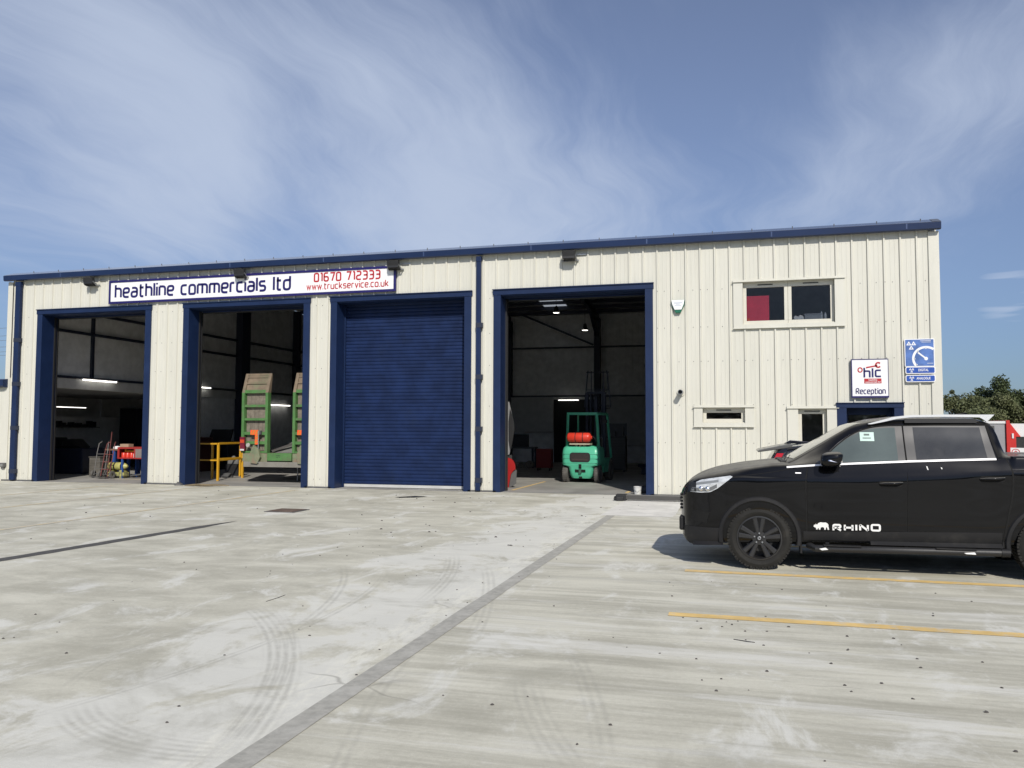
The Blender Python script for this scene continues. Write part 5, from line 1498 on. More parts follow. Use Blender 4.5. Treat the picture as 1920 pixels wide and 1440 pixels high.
stroke(rg, [(.545+.06*math.cos(k*.4), 1.285+.048*math.sin(k*.4)) for k in range(17)], .012, lambda X, Z: (X, Z), yq-.002, yq)
stroke(rg, [(.515, 1.272), (.545, 1.30), (.575, 1.272)], .014, lambda X, Z: (X, Z), yq-.002, yq)
stroke(rg, [(.47, 1.235), (.52, 1.228), (.60, 1.228)], .010, lambda X, Z: (X, Z), yq-.002, yq)
rg.build('round_logo', M_SRED, rv)
MB().prism([(.49, 1.53), (.52, 1.53), (.52, 1.62), (.49, 1.62)], -.975, -.951).build('marker_lamp', M_PLATE, rv)
for cx, sy in ((.9, -1), (2.2, -1), (.9, 1), (2.2, 1)): wheel(rv, (cx, sy*.80, .42), sy, R=.42, w=.25, rr=.25, spoke_m=M_GREYM)
v2, _ = van('delivery_van', 'white van with black door mirrors standing furthest right behind the recovery truck', 'van', (5.9, 21.0, 0), 0, M_VWHITE, M_RED, H=2.12)

# ------------------------------------------------------------------ trees and hedge at the right
def leafmat(name, a, b):
    if name in MATS: return MATS[name]
    m = mat(name, a, .6, var=0, spec=.25); t = NT(m.node_tree); bb = m.node_tree.nodes['Principled BSDF']
    g = t.n.new('ShaderNodeNewGeometry')
    n = t.noise(g.outputs['Position'], .9, 4, .6)
    c = t.mix(t.ss(n, .35, .65), a, b)
    c = t.mix(t.math('MULTIPLY', g.outputs['Random Per Island'], .35), c, (a[0]*.6, a[1]*.6, a[2]*.6))
    t.put(bb.inputs['Base Color'], c)
    bb.inputs['Subsurface Weight'].default_value = 0
    return m
M_BARK = mat('bark', (.09, .075, .06), .9, var=.3, bump=.5)
L1 = leafmat('olive_leaves', (.095, .112, .050), (.14, .15, .072)); L2 = leafmat('dark_leaves', (.055, .075, .032), (.085, .105, .045)); L3 = leafmat('grey_green_leaves', (.10, .115, .065), (.15, .16, .09))
def tree(name, label, x, y, h, r, lm, n=5200, seed=1, thin=False, group='trees beyond the right corner'):
    rs = random.Random(seed); t = thing(name, label, 'tree', (x, y, 0), group=group)
    tk = MB(); tk.tube([(0, 0, 0), (.1, 0, h*.3), (-.05, .1, h*.62), (0, 0, h*.74)], [.22, .14, .07, .02], 8)
    lobes = []
    nl = 26 if not thin else 12
    for i in range(nl):
        a = rs.uniform(0, 6.283); q = rs.uniform(.05, .95)**.7; zz = h*(.18+.74*rs.random()); lim = r*math.sqrt(max(.05, 1-((zz/h-.42)/.62)**2))
        c = Vector((math.cos(a)*q*lim*.85, math.sin(a)*q*lim*.85, zz)); lobes.append((c, rs.uniform(.16, .30)*r if not thin else rs.uniform(.10, .2)*r))
        if i % 2 == 0: tk.tube([(0, .0, zz*.45), (c.x*.5, c.y*.5, zz*.8), tuple(c)], [.07, .05, .015], 5)
    tk.build('trunk', M_BARK, t, smooth=60)
    vs = []; fs = []
    for k in range(n):
        c, lr = lobes[rs.randrange(len(lobes))]
        d = Vector((rs.gauss(0, 1), rs.gauss(0, 1), rs.gauss(0, .8))).normalized()*lr*(rs.random()**.35)*rs.uniform(.8, 1.25)
        p = c+d; s_ = rs.uniform(.045, .105)
        if p.z < .1: continue
        u = Vector((rs.uniform(-1, 1), rs.uniform(-1, 1), rs.uniform(-1, 1))).normalized(); v_ = u.cross(Vector((rs.uniform(-1, 1), rs.uniform(-1, 1), rs.uniform(-1, 1)))).normalized()
        o = len(vs); vs += [tuple(p-u*s_), tuple(p-v_*s_*.6), tuple(p+u*s_), tuple(p+v_*s_*.6)]; fs.append((o, o+1, o+2, o+3))
    cr = MB().add(vs, fs); cr.build('crown', lm, t, fixn=False)
    return t
tree('hedge_tree', 'olive green bushy tree just right of the workshop corner', 13.6, 58.0, 3.9, 2.3, L1, 15000, 11)
tree('thin_tree', 'thin airy tree top poking above the bushes nearest the workshop', 14.1, 60.5, 5.35, 1.2, L3, 3800, 12, True)
tree('broad_tree', 'broad dark green round tree in the middle of the tree line', 15.9, 60.0, 5.15, 2.1, L2, 17000, 13)
tree('hedge_tree', 'paler low bush in front of the dark round tree', 15.0, 56.5, 3.9, 2.1, L1, 14000, 14)
tree('broad_tree', 'dark green tree sloping down at the right edge of the photo', 18.0, 60.5, 4.5, 2.2, L2, 14000, 15)
tree('broad_tree', 'low dark tree at the far right edge behind the vans', 19.6, 59.0, 3.6, 2.1, L2, 10000, 16)
tree('hedge_tree', 'low olive bush in front at the right end of the tree line', 17.2, 57.0, 3.4, 2.0, L1, 12000, 17)
tree('hedge_tree', 'low olive bush behind the pickup cab between the other bushes', 14.3, 55.0, 3.2, 1.9, L1, 11000, 18)
hg = MB(); rs = random.Random(5); vs = []; fs = []
for k in range(14000):
    p = Vector((rs.uniform(9, 40), 62+rs.uniform(-1.2, 1.2), rs.random()**.7*2.6)); s_ = rs.uniform(.08, .18)
    u = Vector((rs.uniform(-1, 1), rs.uniform(-1, 1), rs.uniform(-1, 1))).normalized(); v_ = u.cross(Vector((rs.uniform(-1, 1), rs.uniform(-1, 1), .3))).normalized()
    o = len(vs); vs += [tuple(p-u*s_), tuple(p-v_*s_*.6), tuple(p+u*s_), tuple(p+v_*s_*.6)]; fs.append((o, o+1, o+2, o+3))
tag(hg.add(vs, fs).build('hedgerow', L2, fixn=False), 'continuous dark hedgerow running behind the yard', 'hedge', kind='stuff')

# overhead power lines far behind on the left
pw_ = thing('power_line', 'six thin overhead power cables crossing the sky left of the building', 'power line', (-120, 100, 0))
for i, z in enumerate((17.1, 15.9, 15.2, 14.2, 13.45, 12.9)):
    pts = [(-60+10*k, 8-1.0*k, z-1.65*.0 + .02*(k-6)**2*.2) for k in range(13)]
    MB().tube(pts, .022, 6).build('cable', M_DGREY, pw_)
pyl = MB()
for px_ in (-62, 62):
    for s in (-1, 1): pyl.bar((px_+s*1.6, 9 if px_ < 0 else -5, 0), (px_+s*.3, 9 if px_ < 0 else -5, 18), .18)
    for z in (12.9, 14.2, 15.9, 17.1): pyl.bar((px_-2.4, 9 if px_ < 0 else -5, z), (px_+2.4, 9 if px_ < 0 else -5, z), .14)
    for k in range(8): pyl.bar((px_-1.6+.16*k, 9 if px_ < 0 else -5, k*2.2), (px_+1.6-.16*(k+1), 9 if px_ < 0 else -5, (k+1)*2.2), .1)
pyl.build('pylon', M_GREYM, pw_)

# ------------------------------------------------------------------ forklift (rear end towards the yard)
fk = thing('forklift', 'mint green forklift with a red gas bottle standing in the open right-hand doorway', 'forklift', (-4.81, 25.75, 0), R_(-4))
# counterweight, lofted side to side as a shaped rear casting
def cw_sec(z):
    hw = lerp_tab([(.14, .30), (.22, .36), (.50, .42), (.56, .60), (.75, .615), (1.0, .61), (1.12, .585), (1.145, .54)], z)
    yo = lerp_tab([(.14, .10), (.25, .05), (.55, .0), (.9, .0), (1.08, .05), (1.145, .14)], z)
    return hw, yo
cw = MB(); rings = []; zs_ = [.14, .18, .22, .30, .40, .50, .53, .56, .62, .70, .80, .90, 1.0, 1.06, 1.10, 1.13, 1.145]
for z in zs_:
    hw, yo = cw_sec(z); r = min(.16, hw*.4); ring = []
    for k in range(7):
        a = R_(180+90*k/6); ring.append((-hw+r+r*math.cos(a), yo+r+r*math.sin(a), z))
    for k in range(7):
        a = R_(270+90*k/6); ring.append((hw-r+r*math.cos(a), yo+r+r*math.sin(a), z))
    ring += [(hw, .75, z), (-hw, .75, z)]; rings.append(ring)
n = len(rings[0]); vs = [p for r in rings for p in r]; fs = [(i*n+k, i*n+(k+1) % n, (i+1)*n+(k+1) % n, (i+1)*n+k) for i in range(len(rings)-1) for k in range(n)]
fs += [tuple(range(n)), tuple((len(rings)-1)*n+k for k in range(n))]
cwo = cw.add(vs, fs).build('counterweight', M_MINT, fk, smooth=35)
gr_ = MB()
gr_.prism(roundrect(-.335, .33, .655, .955, .09), -.012, .03)
gr_.build('radiator_grille', M_BLACK, cwo)
sl_ = MB()
for i in range(9): sl_.box(-.28, .28, -.02, -.012, .70+i*.026, .708+i*.026)
for i in range(14): sl_.box(-.27+i*.0415, -.265+i*.0415, -.018, -.012, .70, .92)
sl_.box(-.25, .25, -.03, -.012, .715, .745)
sl_.build('grille_bars', mat('grille_brown', (.055, .042, .038), .6), cwo)
cc_ = MB(); cc_.box(-.045, .045, -.005, .03, .46, .59); cc_.box(-.17, .17, .018, .06, .335, .42); cc_.box(-.05, .05, .06, .10, .15, .20)
cc_.build('tow_slot', M_SEAM, cwo)
cl = MB()
for z in (.62, .76, .90): cl.box(-.60, .605, -.0035, .02, z-.004, z+.004)
cl.box(-.04, .04, -.02, .06, .30, .44); 
cl.build('casting_line', mat('worn_line', (.03, .10, .07), .7), cwo)
gb = MB(); gb.lathe([(0, -.40), (.07, -.395), (.135, -.36), (.155, -.32), (.155, .30), (.135, .35), (.09, .38), (.05, .385), (.05, .42), (0, .42)], 28, (0, 0, 0), 'X')
gbo = gb.build('gas_bottle', M_GAS, fk, smooth=40, loc=(-.08, .22, 1.43))
sr = MB()
for q in (-.10, .14): sr.lathe([(.157, q-.012), (.162, q-.012), (.162, q+.012), (.157, q+.012)], 28, (0, 0, 0), 'X', close=True); sr.box(q-.015, q+.015, -.02, .02, .15, .20)
sr.build('bottle_strap', M_BLACK, gbo)
MB().tube([(.42, 0, 0), (.46, -.02, .03), (.52, .02, -.05), (.56, .10, -.18), (.50, .15, -.28)], .015, 8).build('gas_hose', M_BLACK, gbo)
bk_ = MB(); bk_.box(-.36, .30, .05, .40, 1.20, 1.245); bk_.box(-.20, -.12, .15, .3, 1.145, 1.20); bk_.box(.06, .14, .15, .3, 1.145, 1.20); bk_.box(-.05, .0, .1, .3, 1.15, 1.18)
bk_.build('bottle_cradle', mat('cradle_cream', (.40, .37, .27), .6), fk)
og = MB()
for s in (-1, 1):
    og.bar((s*.52, .35, 1.10), (s*.47, .30, 2.18), .055, .07); og.bar((s*.47, .27, 2.19), (s*.49, 1.65, 2.21), .055, .07)
    og.bar((s*.50, 1.68, 2.2), (s*.57, 1.95, .75), .055, .07)
og.bar((-.50, .30, 2.19), (.50, .30, 2.19), .06, .075); og.bar((-.50, 1.66, 2.20), (.50, 1.66, 2.20), .06, .07)
for k in range(6): og.bar((-.46, .50+k*.2, 2.205), (.46, .50+k*.2, 2.205), .03, .02)
og.build('overhead_guard', M_MINT, fk)
ch = MB(); ch.box(-.50, .50, .75, 2.05, .30, .62); ch.box(-.46, .46, .35, 1.05, 1.10, 1.16); ch.box(-.56, -.40, .9, 1.9, .3, .75); ch.box(.40, .56, .9, 1.9, .3, .75)
ch.build('chassis', M_MINT, fk)
se = MB(); se.box(-.24, .24, .62, 1.10, 1.16, 1.28); se.box(-.24, .24, .56, .66, 1.28, 1.62); se.box(-.12, .12, 1.7, 1.85, .62, 1.2); se.tube([(.0, 1.66, 1.28), (.0, 1.5, 1.42)], .02)
se.build('seat', M_BLACK, fk, bevel=.03)
ma = MB()
for s in (-1, 1):
    ma.box(s*.30-.045, s*.30+.045, 2.10, 2.22, .10, 2.95); ma.box(s*.20-.03, s*.20+.03, 2.22, 2.32, 1.4, 3.0)
for z in (.5, 1.4, 2.2, 2.9): ma.box(-.30, .30, 2.12, 2.20, z, z+.09)
ma.box(-.05, .05, 2.14, 2.24, .2, 2.8)
ma.bar((.05, 2.10, 1.1), (.30, 2.1, 2.85), .02); ma.bar((.0, 1.85, 2.2), (.0, 2.2, 2.25), .06)
ma.build('mast', M_STEELD, fk)
lb = MB()
for s in (-1, 1): lb.bar((s*.46, 2.40, 2.45), (s*.33, 2.40, 3.72), .035); lb.bar((s*.21, 2.42, 2.6), (s*.22, 2.42, 3.70), .03)
for z in (2.5, 3.05, 3.66): lb.bar((-.42+.02*(z-2.5), 2.41, z), (.42-.02*(z-2.5), 2.41, z), .03)
for s in (-1, 1): lb.box(s*.2-.05, s*.2+.05, 2.44, 3.3, 2.42, 2.45); lb.box(s*.2-.05, s*.2+.05, 2.44, 2.48, 2.42, 2.9)
lb.build('load_backrest', M_STEELD, fk)
M_OLDT = mat('dusty_tyre', (.10, .095, .088), .9, var=.25, vscale=6, bump=.4, bscale=30)
def solid_wheel(par, c, R, w, name='wheel'):
    t = MB().lathe([(R*.55, -w/2), (R*.92, -w/2), (R, -w/2+.03), (R, w/2-.03), (R*.92, w/2), (R*.55, w/2)], 32, (0,0,0), 'X', close=True)
    for k in range(26):
        a = 2*math.pi*k/26; M = Matrix.Rotation(a, 3, 'X'); kk = MB().box(-w/2+.005, w/2-.005, -.012, .012, R-.006, R+.006); t.add([M @ Vector(v) for v in kk.v], kk.f)
    o = t.build(name, M_OLDT, par, smooth=35, loc=c)
    MB().lathe([(0, -w*.35), (R*.5, -w*.4), (R*.56, -w*.5), (R*.56, w*.5), (R*.5, w*.4), (0, w*.35)], 24, (0,0,0), 'X').build('hub', M_DGREY, o, smooth=35)
    return o
for s in (-1, 1):
    solid_wheel(fk, (s*.515, .30, .275), .275, .17); solid_wheel(fk, (s*.50, 1.90, .34), .34, .20)
st_ = MB().cyl((-.45, .3, .27), (.45, .3, .27), .04); st_.box(-.40, .40, .22, .38, .22, .32)
st_.build('steer_axle', M_DGREY, fk)
ml = MB()
for s in (-1, 1): ml.tube([(s*.56, .5, 1.05), (s*.60, .45, 1.5)], .02, 8)
ml.box(.50, .62, 1.0, 1.2, 1.9, 2.0)
ml.build('mirror_bracket', M_BLACK, fk)

# ------------------------------------------------------------------ low-loader trailer with raised ramps
tr = thing('low_loader_trailer', 'green low-loader trailer with two raised loading ramps backed into the second doorway', 'trailer', (-13.59, 22.62, 0))
def ramp(s):
    """s=-1 left ramp; local x from trailer centre"""
    x0, x1 = (-1.35, -.43) if s < 0 else (.43, 1.35)
    b = MB()
    def yz(z): return 0.0 if z < 2.80 else (z-2.80)*.33
    # side channels, straight below and leaning back above
    for a, c in ((x0, x0+.09), (x1-.09, x1)):
        b.add([(a, 0, .93), (c, 0, .93), (c, 0, 2.80), (a, 0, 2.80), (a, .17, .93), (c, .17, .93), (c, .17, 2.80), (a, .17, 2.80)], [(0,1,2,3), (7,6,5,4), (0,4,5,1), (1,5,6,2), (3,7,4,0), (2,6,7,3)])
    o = b.build('ramp', M_GREEN, tr)
    u = MB(); zt = 3.41
    for a, c in ((x0+.0, x0+.10), (x1-.10, x1)):
        u.add([(a, 0, 2.80), (c, 0, 2.80), (c, yz(zt), zt), (a, yz(zt), zt), (a, .17, 2.80), (c, .17, 2.80), (c, .05+yz(zt), zt), (a, .05+yz(zt), zt)], [(0,1,2,3), (7,6,5,4), (0,4,5,1), (1,5,6,2), (3,7,4,0), (2,6,7,3)])
    for z in (3.10, 3.30): u.box(x0+.1, x1-.1, yz(z)+.0, yz(z)+.05, z-.025, z+.025)
    u.add([(x0+.09, .05+yz(2.85), 2.85), (x1-.09, .05+yz(2.85), 2.85), (x1-.09, .03+yz(zt), zt), (x0+.09, .03+yz(zt), zt)], [(0,1,2,3)])
    u.box(x0+.1, x1-.1, yz(zt)-.0, yz(zt)+.05, zt-.07, zt)
    u.build('ramp_tip', mat('rusty_tan', (.19, .145, .10), .75, var=.2, vscale=4, dirt=(.16, .17, .10), dscale=3, dlo=.5, dhi=.7), o)
    g = MB()
    for z, h in ((.97, .05), (1.27, .07), (1.56, .07), (1.99, .055), (2.41, .06), (2.86, .075)): g.box(x0+.09, x1-.09, .02, .12, z-h, z+h*.3)
    g.build('ramp_rung', M_GREEN, o)
    t = MB()
    n = 5; w = (x1-x0-.2)/n
    for k in range(n): t.box(x0+.1+k*w+.004, x0+.1+(k+1)*w-.004, .125, .165, 1.0, 2.82)
    t.build('ramp_timber', M_WOOD, o)
    hz = MB(); xo = x0+.36 if s < 0 else x0+.20
    hz.box(xo, xo+.28, -.055, -.045, 1.49, 1.64); hz.box(xo+.16, xo+.28, -.055, -.045, 1.19, 1.49)
    ho = hz.build('hazard_board', M_ORANGE, tr)
    hy = MB()
    for k in range(3): 
        c = xo+.03+k*.09; hy.add([(c, -.057, 1.50), (c+.035, -.057, 1.50), (c+.085, -.057, 1.63), (c+.05, -.057, 1.63)], [(0,1,2,3)])
    for k in range(3):
        z = 1.22+k*.09; hy.add([(xo+.17, -.057, z), (xo+.17, -.057, z+.035), (xo+.27, -.057, z+.08), (xo+.27, -.057, z+.045)], [(0,1,2,3)])
    hy.build('hazard_stripe', mat('hazard_yellow', (.42, .24, .04), .5), ho)
    MB().tube([(xo+.30, -.08, .62), (xo+.30, -.08, 1.60)], .018, 8).build('ramp_ram', M_GREYM, tr)
    MB().box(xo+.27, xo+.36, -.07, .02, 1.50, 1.62).build('ramp_bracket', M_DGREY, tr)
    c_ = MB(); cx_ = (xo+.16); c_.prism([(cx_-.02, 1.18), (cx_+.16, 1.05), (cx_+.22, .80), (cx_+.12, .60), (cx_-.10, .62), (cx_-.16, .85)], -.11, -.03)
    c_.build('ramp_hinge', M_GREEN2, tr)
ramp(-1); ramp(1)
cb_ = MB(); cb_.box(-.42, .42, -.02, .12, .69, .93); cb_.build('rear_crossbeam', M_GREEN, tr, bevel=.01)
MB().box(-1.22, 1.22, -.05, .05, .50, .66).build('underrun_bar', mat('bar_grey', (.22, .21, .18), .6, dirt=(.14, .12, .09)), tr)
pn = MB(); pn.box(-1.30, -.44, .02, .14, .66, .93); pn.box(.44, 1.30, .02, .14, .66, .93); pn.each('rear_panel', M_GREEN2, tr)
for s, xx in ((-1, -1.34), (1, 1.18)):
    tb = MB().box(xx, xx+.16, -.08, -.02, .99, 1.42).build('tail_lamp', mat('lamp_dark_red', (.16, .01, .03), .2, coat=.5), tr)
    MB().box(xx+.01, xx+.15, -.085, -.08, 1.24, 1.34).build('indicator', mat('lamp_orange_red', (.55, .06, .02), .2), tb)
    MB().box(xx+.01, xx+.15, -.085, -.08, 1.0, 1.05).build('reversing_lamp', M_PLATE, tb)
MB().lathe([(0, -.03), (.06, -.03), (.07, .0), (0, .0)], 18, (-1.06, -.06, 1.17), 'Y').build('round_reflector', mat('reflector_grey', (.4, .39, .36), .3), tr)
dk_ = MB()
for k in range(9): dk_.box(-1.3+k*.29, -1.3+k*.29+.28, .2, 7.5, .88, .93)
dk_.build('deck', M_WOOD, tr)
fr_ = MB(); fr_.box(-.5, -.3, .15, 7.4, .55, .87); fr_.box(.3, .5, .15, 7.4, .55, .87); fr_.box(-1.33, -1.22, .15, 7.4, .70, .95); fr_.box(1.22, 1.33, .15, 7.4, .70, .95)
fr_.build('chassis', M_GREEN, tr)
gd = MB().add([(-.42, .3, .935), (.42, .3, .935), (.50, 1.6, 1.40), (-.14, 1.6, 1.42)], [(0,1,2,3)]); gd.build('loose_ramp_plate', mat('plate_grey', (.20, .20, .185), .6, dirt=(.12, .11, .10)), tr)
MB().bar((-.42, .26, .98), (.44, .9, 1.36), .12, .07).build('diagonal_beam', mat('beam_dark', (.06, .055, .05), .7), tr)
pr_ = MB(); pr_.cyl((-.05, 1.2, 0), (-.05, 1.2, .6), .02); pr_.build('prop', M_GREYM, tr)
lm_ = MB(); lm_.box(-.10, .03, -.023, -.02, .84, .856); lm_.box(-.10, -.03, -.023, -.02, .79, .80); lm_.box(.0, .03, -.023, -.02, .79, .80)
lm_.build('stencil_mark', M_BLACK, tr)
for y in (4.2, 5.5):
    for s in (-1, 1): solid_wheel(tr, (s*1.0, y, .42), .42, .30)

# yellow safety rail
sr_ = thing('safety_rail', 'yellow tubular safety rail beside the green trailer', 'rail', (-16.15, 23.2, 0))
p = MB()
for (x, y) in ((0, 0), (-.82, .86), (-.22, 1.70), (-.84, 2.5)): p.bar((x, y, 0), (x, y, 1.16), .06)
p.each('post', M_YEL, sr_)
q = MB()
for z in (1.19, .66): q.bar((-.04, 0, z), (-1.3, -.0, z), .045); q.bar((0, 0, z), (-.22, 1.7, z), .045); q.bar((-.82, .86, z), (-.84, 2.5, z), .045); 
q.each('rail', M_YEL, sr_)

# ------------------------------------------------------------------ things in the first doorway
wb = thing('workbench', 'red metal tray workbench on blue legs at the right of the leftmost doorway', 'workbench', (-20.20, 23.4, 0))
b = MB(); b.box(0, 2.1, 0, .03, .66, .70); b.box(0, 2.1, 0, .03, .99, 1.05); b.box(0, .07, 0, .03, .70, .99); b.box(.66, .72, 0, .03, .70, .99)
b.box(0, 2.1, .03, .8, 1.02, 1.05); b.box(0, 2.1, .03, .8, .66, .69); b.box(0, .02, .03, .8, .69, 1.02)
b.build('tray', mat('bench_red', (.32, .028, .024), .45, dirt=(.20, .05, .04), dscale=6), wb)
MB().box(.72, 2.08, .0, .028, .70, .99).build('grey_panel', mat('bench_panel', (.20, .17, .155), .6), wb)
MB().box(.03, 2.0, .76, .79, .69, 1.02).build('back_panel', M_DARKRED, wb)
for x, y in ((.17, .05), (1.9, .05), (.17, .72), (1.9, .72)): MB().box(x-.03, x+.03, y-.03, y+.03, .0, .66).build('leg', mat('bench_blue', (.03, .08, .28), .4), wb)
t = MB().lathe([(0, 0), (.07, 0), (.07, .15), (.055, .17), (0, .17)], 16, axis='Z').build('paint_can', M_GAS, loc=(-20.04, 23.52, .692), smooth=40)
tag(t, 'red can standing furthest left in the red workbench tray', 'can', 'red cans in the workbench tray')
for x_, lab in ((-19.88, 'red can in the middle of the three in the workbench tray'), (-19.72, 'red can standing furthest right in the red workbench tray')):
    c = t.copy(); C.objects.link(c); c.location = (x_, 23.52, .692); c['label'] = lab
tag(MB().box(-.23, .23, -.03, .03, 0, .05).box(-.23, -.16, -.03, .03, .05, .09).build('yellow_hose', M_YEL, loc=(-19.83, 23.60, .885), bevel=.012), 'orange-yellow hose end lying over the red cans in the bench tray', 'hose')
tag(MB().box(-.045, .045, -.04, .04, 0, .14).box(-.03, .03, -.03, .03, .14, .17).build('white_bottle', M_PLATE, loc=(-19.57, 23.5, .692), bevel=.01), 'small white bottle at the right end of the bench tray', 'bottle')
tag(MB().box(-.17, .17, -.12, .12, 0, .10).box(-.17, .17, -.003, .003, .10, .104).build('cardboard_box', mat('cardboard', (.35, .25, .17), .8), loc=(-20.0, 23.6, 1.052)), 'small brown cardboard box on top of the red workbench', 'box')

bl = thing('steel_table', 'blue steel table with white papers behind the sack trucks', 'table', (-21.15, 23.9, 0))
MB().box(0, 1.0, 0, .6, .92, .97).build('table_top', mat('table_top_brown', (.20, .13, .09), .6), bl)
for x, y in ((.35, .04), (.95, .04), (.05, .55), (.95, .55)): MB().box(x-.05, x+.05, y-.03, y+.03, 0, .92).build('leg', mat('bench_blue', (.03, .08, .28), .4), bl)
tag(MB().box(-.13, .13, -.1, .1, 0, .07).box(-.10, .08, -.08, .08, .07, .095).build('paper_stack', M_WHITE, loc=(-20.72, 24.05, .972)), 'white papers on the blue steel table, nearer the middle', 'papers')
tag(MB().box(-.08, .08, -.08, .08, 0, .10).box(-.06, .06, -.06, .06, .10, .12).build('white_carton', M_PLATE, loc=(-20.42, 24.0, .972)), 'small white carton at the right end of the blue table', 'carton')

gbn = thing('grey_bin', 'worn grey-brown steel cabinet standing on the floor left of the sack trucks', 'cabinet', (-21.75, 24.3, 0))
MB().box(-.22, .22, -.2, .25, 0, .66).build('box', mat('bin_grey', (.125, .115, .10), .7, var=.25), gbn, bevel=.015)
l_ = MB(); l_.box(-.24, .24, -.22, .27, .66, .69)
for k in range(6): l_.box(-.19, .19, -.206, -.2, .10+k*.09, .11+k*.09)
l_.build('lid', mat('bin_rib', (.09, .085, .075), .7), gbn)

def sack_truck(label, loc, rz, hm, lean=.16):
    t = thing('sack_truck', label, 'hand truck', loc, rz, 'hand trucks inside the first doorway')
    f = MB()
    for s in (-1, 1): f.tube([(s*.19, 0, .08), (s*.19, lean*.9, .85), (s*.17, lean*1.35, 1.16), (s*.12, lean*1.9, 1.22)], .014, 8)
    for z in (.30, .55, .80): f.bar((-.19, lean*z, z), (.19, lean*z, z), .02)
    f.build('frame', hm, t)
    MB().box(-.22, .22, -.22, .02, .03, .045).build('toe_plate', M_DGREY, t)
    for s in (-1, 1):
        MB().lathe([(.05, -.03), (.11, -.035), (.125, -.02), (.125, .02), (.11, .035), (.05, .03)], 22, (s*.25, .06, .125), 'X', close=True).build('wheel', M_OLDT, t, smooth=40)
    MB().cyl((-.25, .06, .125), (.25, .06, .125), .012).build('axle', M_GREYM, t)
    return t
sack_truck('grey hand truck with pale tyres on the left, in front of the blue table', (-21.05, 23.55, 0), R_(8), mat('truck_grey_tube', (.12, .115, .11), .5))
sack_truck('hand truck with thin red-brown frame leaning in front of the yellow machine', (-20.50, 23.20, 0), R_(-6), mat('truck_red_tube', (.17, .05, .045), .5))
tag(MB().tube([(-.05, 0, .0), (.0, .02, .8), (.07, .03, 1.55)], .012, 8).box(-.14, .02, -.02, .02, 0, .03).build('long_handled_tool', mat('truck_red_tube', (.17, .05, .045), .5), loc=(-20.32, 23.15, .005)), 'tall thin red-brown pole standing between the hand truck and the bench', 'pole')

ym = thing('yellow_machine', 'pale yellow strapped cylinder machine under the red workbench', 'machine', (-20.30, 23.55, 0))
b = MB(); b.lathe([(0, -.36), (.09, -.35), (.13, -.30), (.13, .22), (.09, .32), (.03, .40), (0, .40)], 20, (0, 0, .40), 'X')
b.build('cylinder', mat('pale_yellow', (.42, .40, .13), .45, dirt=(.28, .26, .10), dscale=7), ym, smooth=40)
b = MB()
for x in (-.20, -.05, .22): b.lathe([(.132, x-.02), (.138, x-.02), (.138, x+.02), (.132, x+.02)], 20, (0, 0, .40), 'X', close=True)
b.each('strap', M_BLACK, ym)
b = MB(); b.box(-.30, .36, -.12, .12, .07, .20); b.box(-.22, -.14, -.14, .14, .0, .27); b.box(.20, .28, -.14, .14, 0, .27)
b.build('cradle', mat('dirty_yellow', (.38, .36, .12), .6, dirt=(.12, .12, .08), dscale=9, dlo=.4, dhi=.6), ym)
tj = thing('trolley_jack', 'red trolley jack with a long grey arm at the right edge of the first doorway', 'jack', (-19.35, 23.9, 0))
b = MB(); b.bar((-.75, 0, .05), (.1, 0, .17), .16, .05); b.build('arm', M_DGREY, tj)
b = MB(); b.box(-.12, .45, -.15, .15, .08, .17); b.prism([(-.12, .17), (.05, .30), (.25, .28), (.42, .17)], -.12, .12); b.build('body', M_RED, tj, bevel=.02)
for x, y in ((-.68, .1), (-.68, -.1), (.3, .17), (.3, -.17)): MB().lathe([(0, -.025), (.055, -.025), (.055, .025), (0, .025)], 16, (x, y, .055), 'Y').build('wheel', M_GREYM, tj, smooth=40)
tag(MB().lathe([(0, 0), (.05, .01), (.06, .05), (.04, .09), (0, .10)], 16, axis='Z').build('white_cup', M_PLATE, loc=(-19.05, 23.55, .17), smooth=50), 'small shiny white cup on the red trolley jack', 'cup')
# dark machine and shelf in the annexe
dm = thing('dark_machine', 'large dark machine standing in the annexe seen low in the leftmost doorway', 'machine', (-24.4, 25.6, 0))
MB().box(-1.6, 1.2, -.5, .6, 0, .95).build('base', M_STEELD, dm, bevel=.05)
b = MB(); b.box(-1.3, -.3, -.3, .4, .95, 1.35); b.prism([(.0, .95), (.1, 1.25), (.5, 1.30), (.9, .95)], -.3, .3); b.build('top_unit', M_BLACK, dm, bevel=.06)
sh_ = thing('wall_shelf', 'shelf of dark parts on the annexe wall', 'shelf', (-28.0, 29.6, 1.72))
MB().box(0, .35, -1.2, 1.3, 0, .03).build('board', M_DGREY, sh_)
b = MB(); r3 = random.Random(9)
for k in range(11): b.box(.05, .30, -1.1+k*.21, -1.1+k*.21+r3.uniform(.08, .17), .03, .03+r3.uniform(.08, .28))
b.build('parts', M_BLACK, sh_)
tag(MB().box(-.9, 0, -.25, .25, 0, 2.6).box(-.85, -.05, -.27, -.25, .1, 2.5).build('tall_cabinet', mat('cabinet_black', (.016, .018, .024), .5), loc=(-26.0, 31.5, 0)), 'tall black cabinet at the far end of the annexe', 'cabinet')
drk = thing('red_machine', 'dark red machine standing against the left wall beyond the workbench', 'machine', (-21.6, 28.2, 0))
MB().box(-.6, 1.4, -.4, .5, 0, 1.35).build('body', mat('very_dark_red', (.06, .012, .012), .5), drk, bevel=.05)
b = MB(); b.box(-.1, .9, -.2, .3, 1.35, 1.62); b.tube([(.2, -.2, 1.6), (.6, -.25, 1.85), (1.1, -.2, 1.78)], .03); b.build('top_arm', mat('arm_grey', (.10, .10, .10), .5), drk)
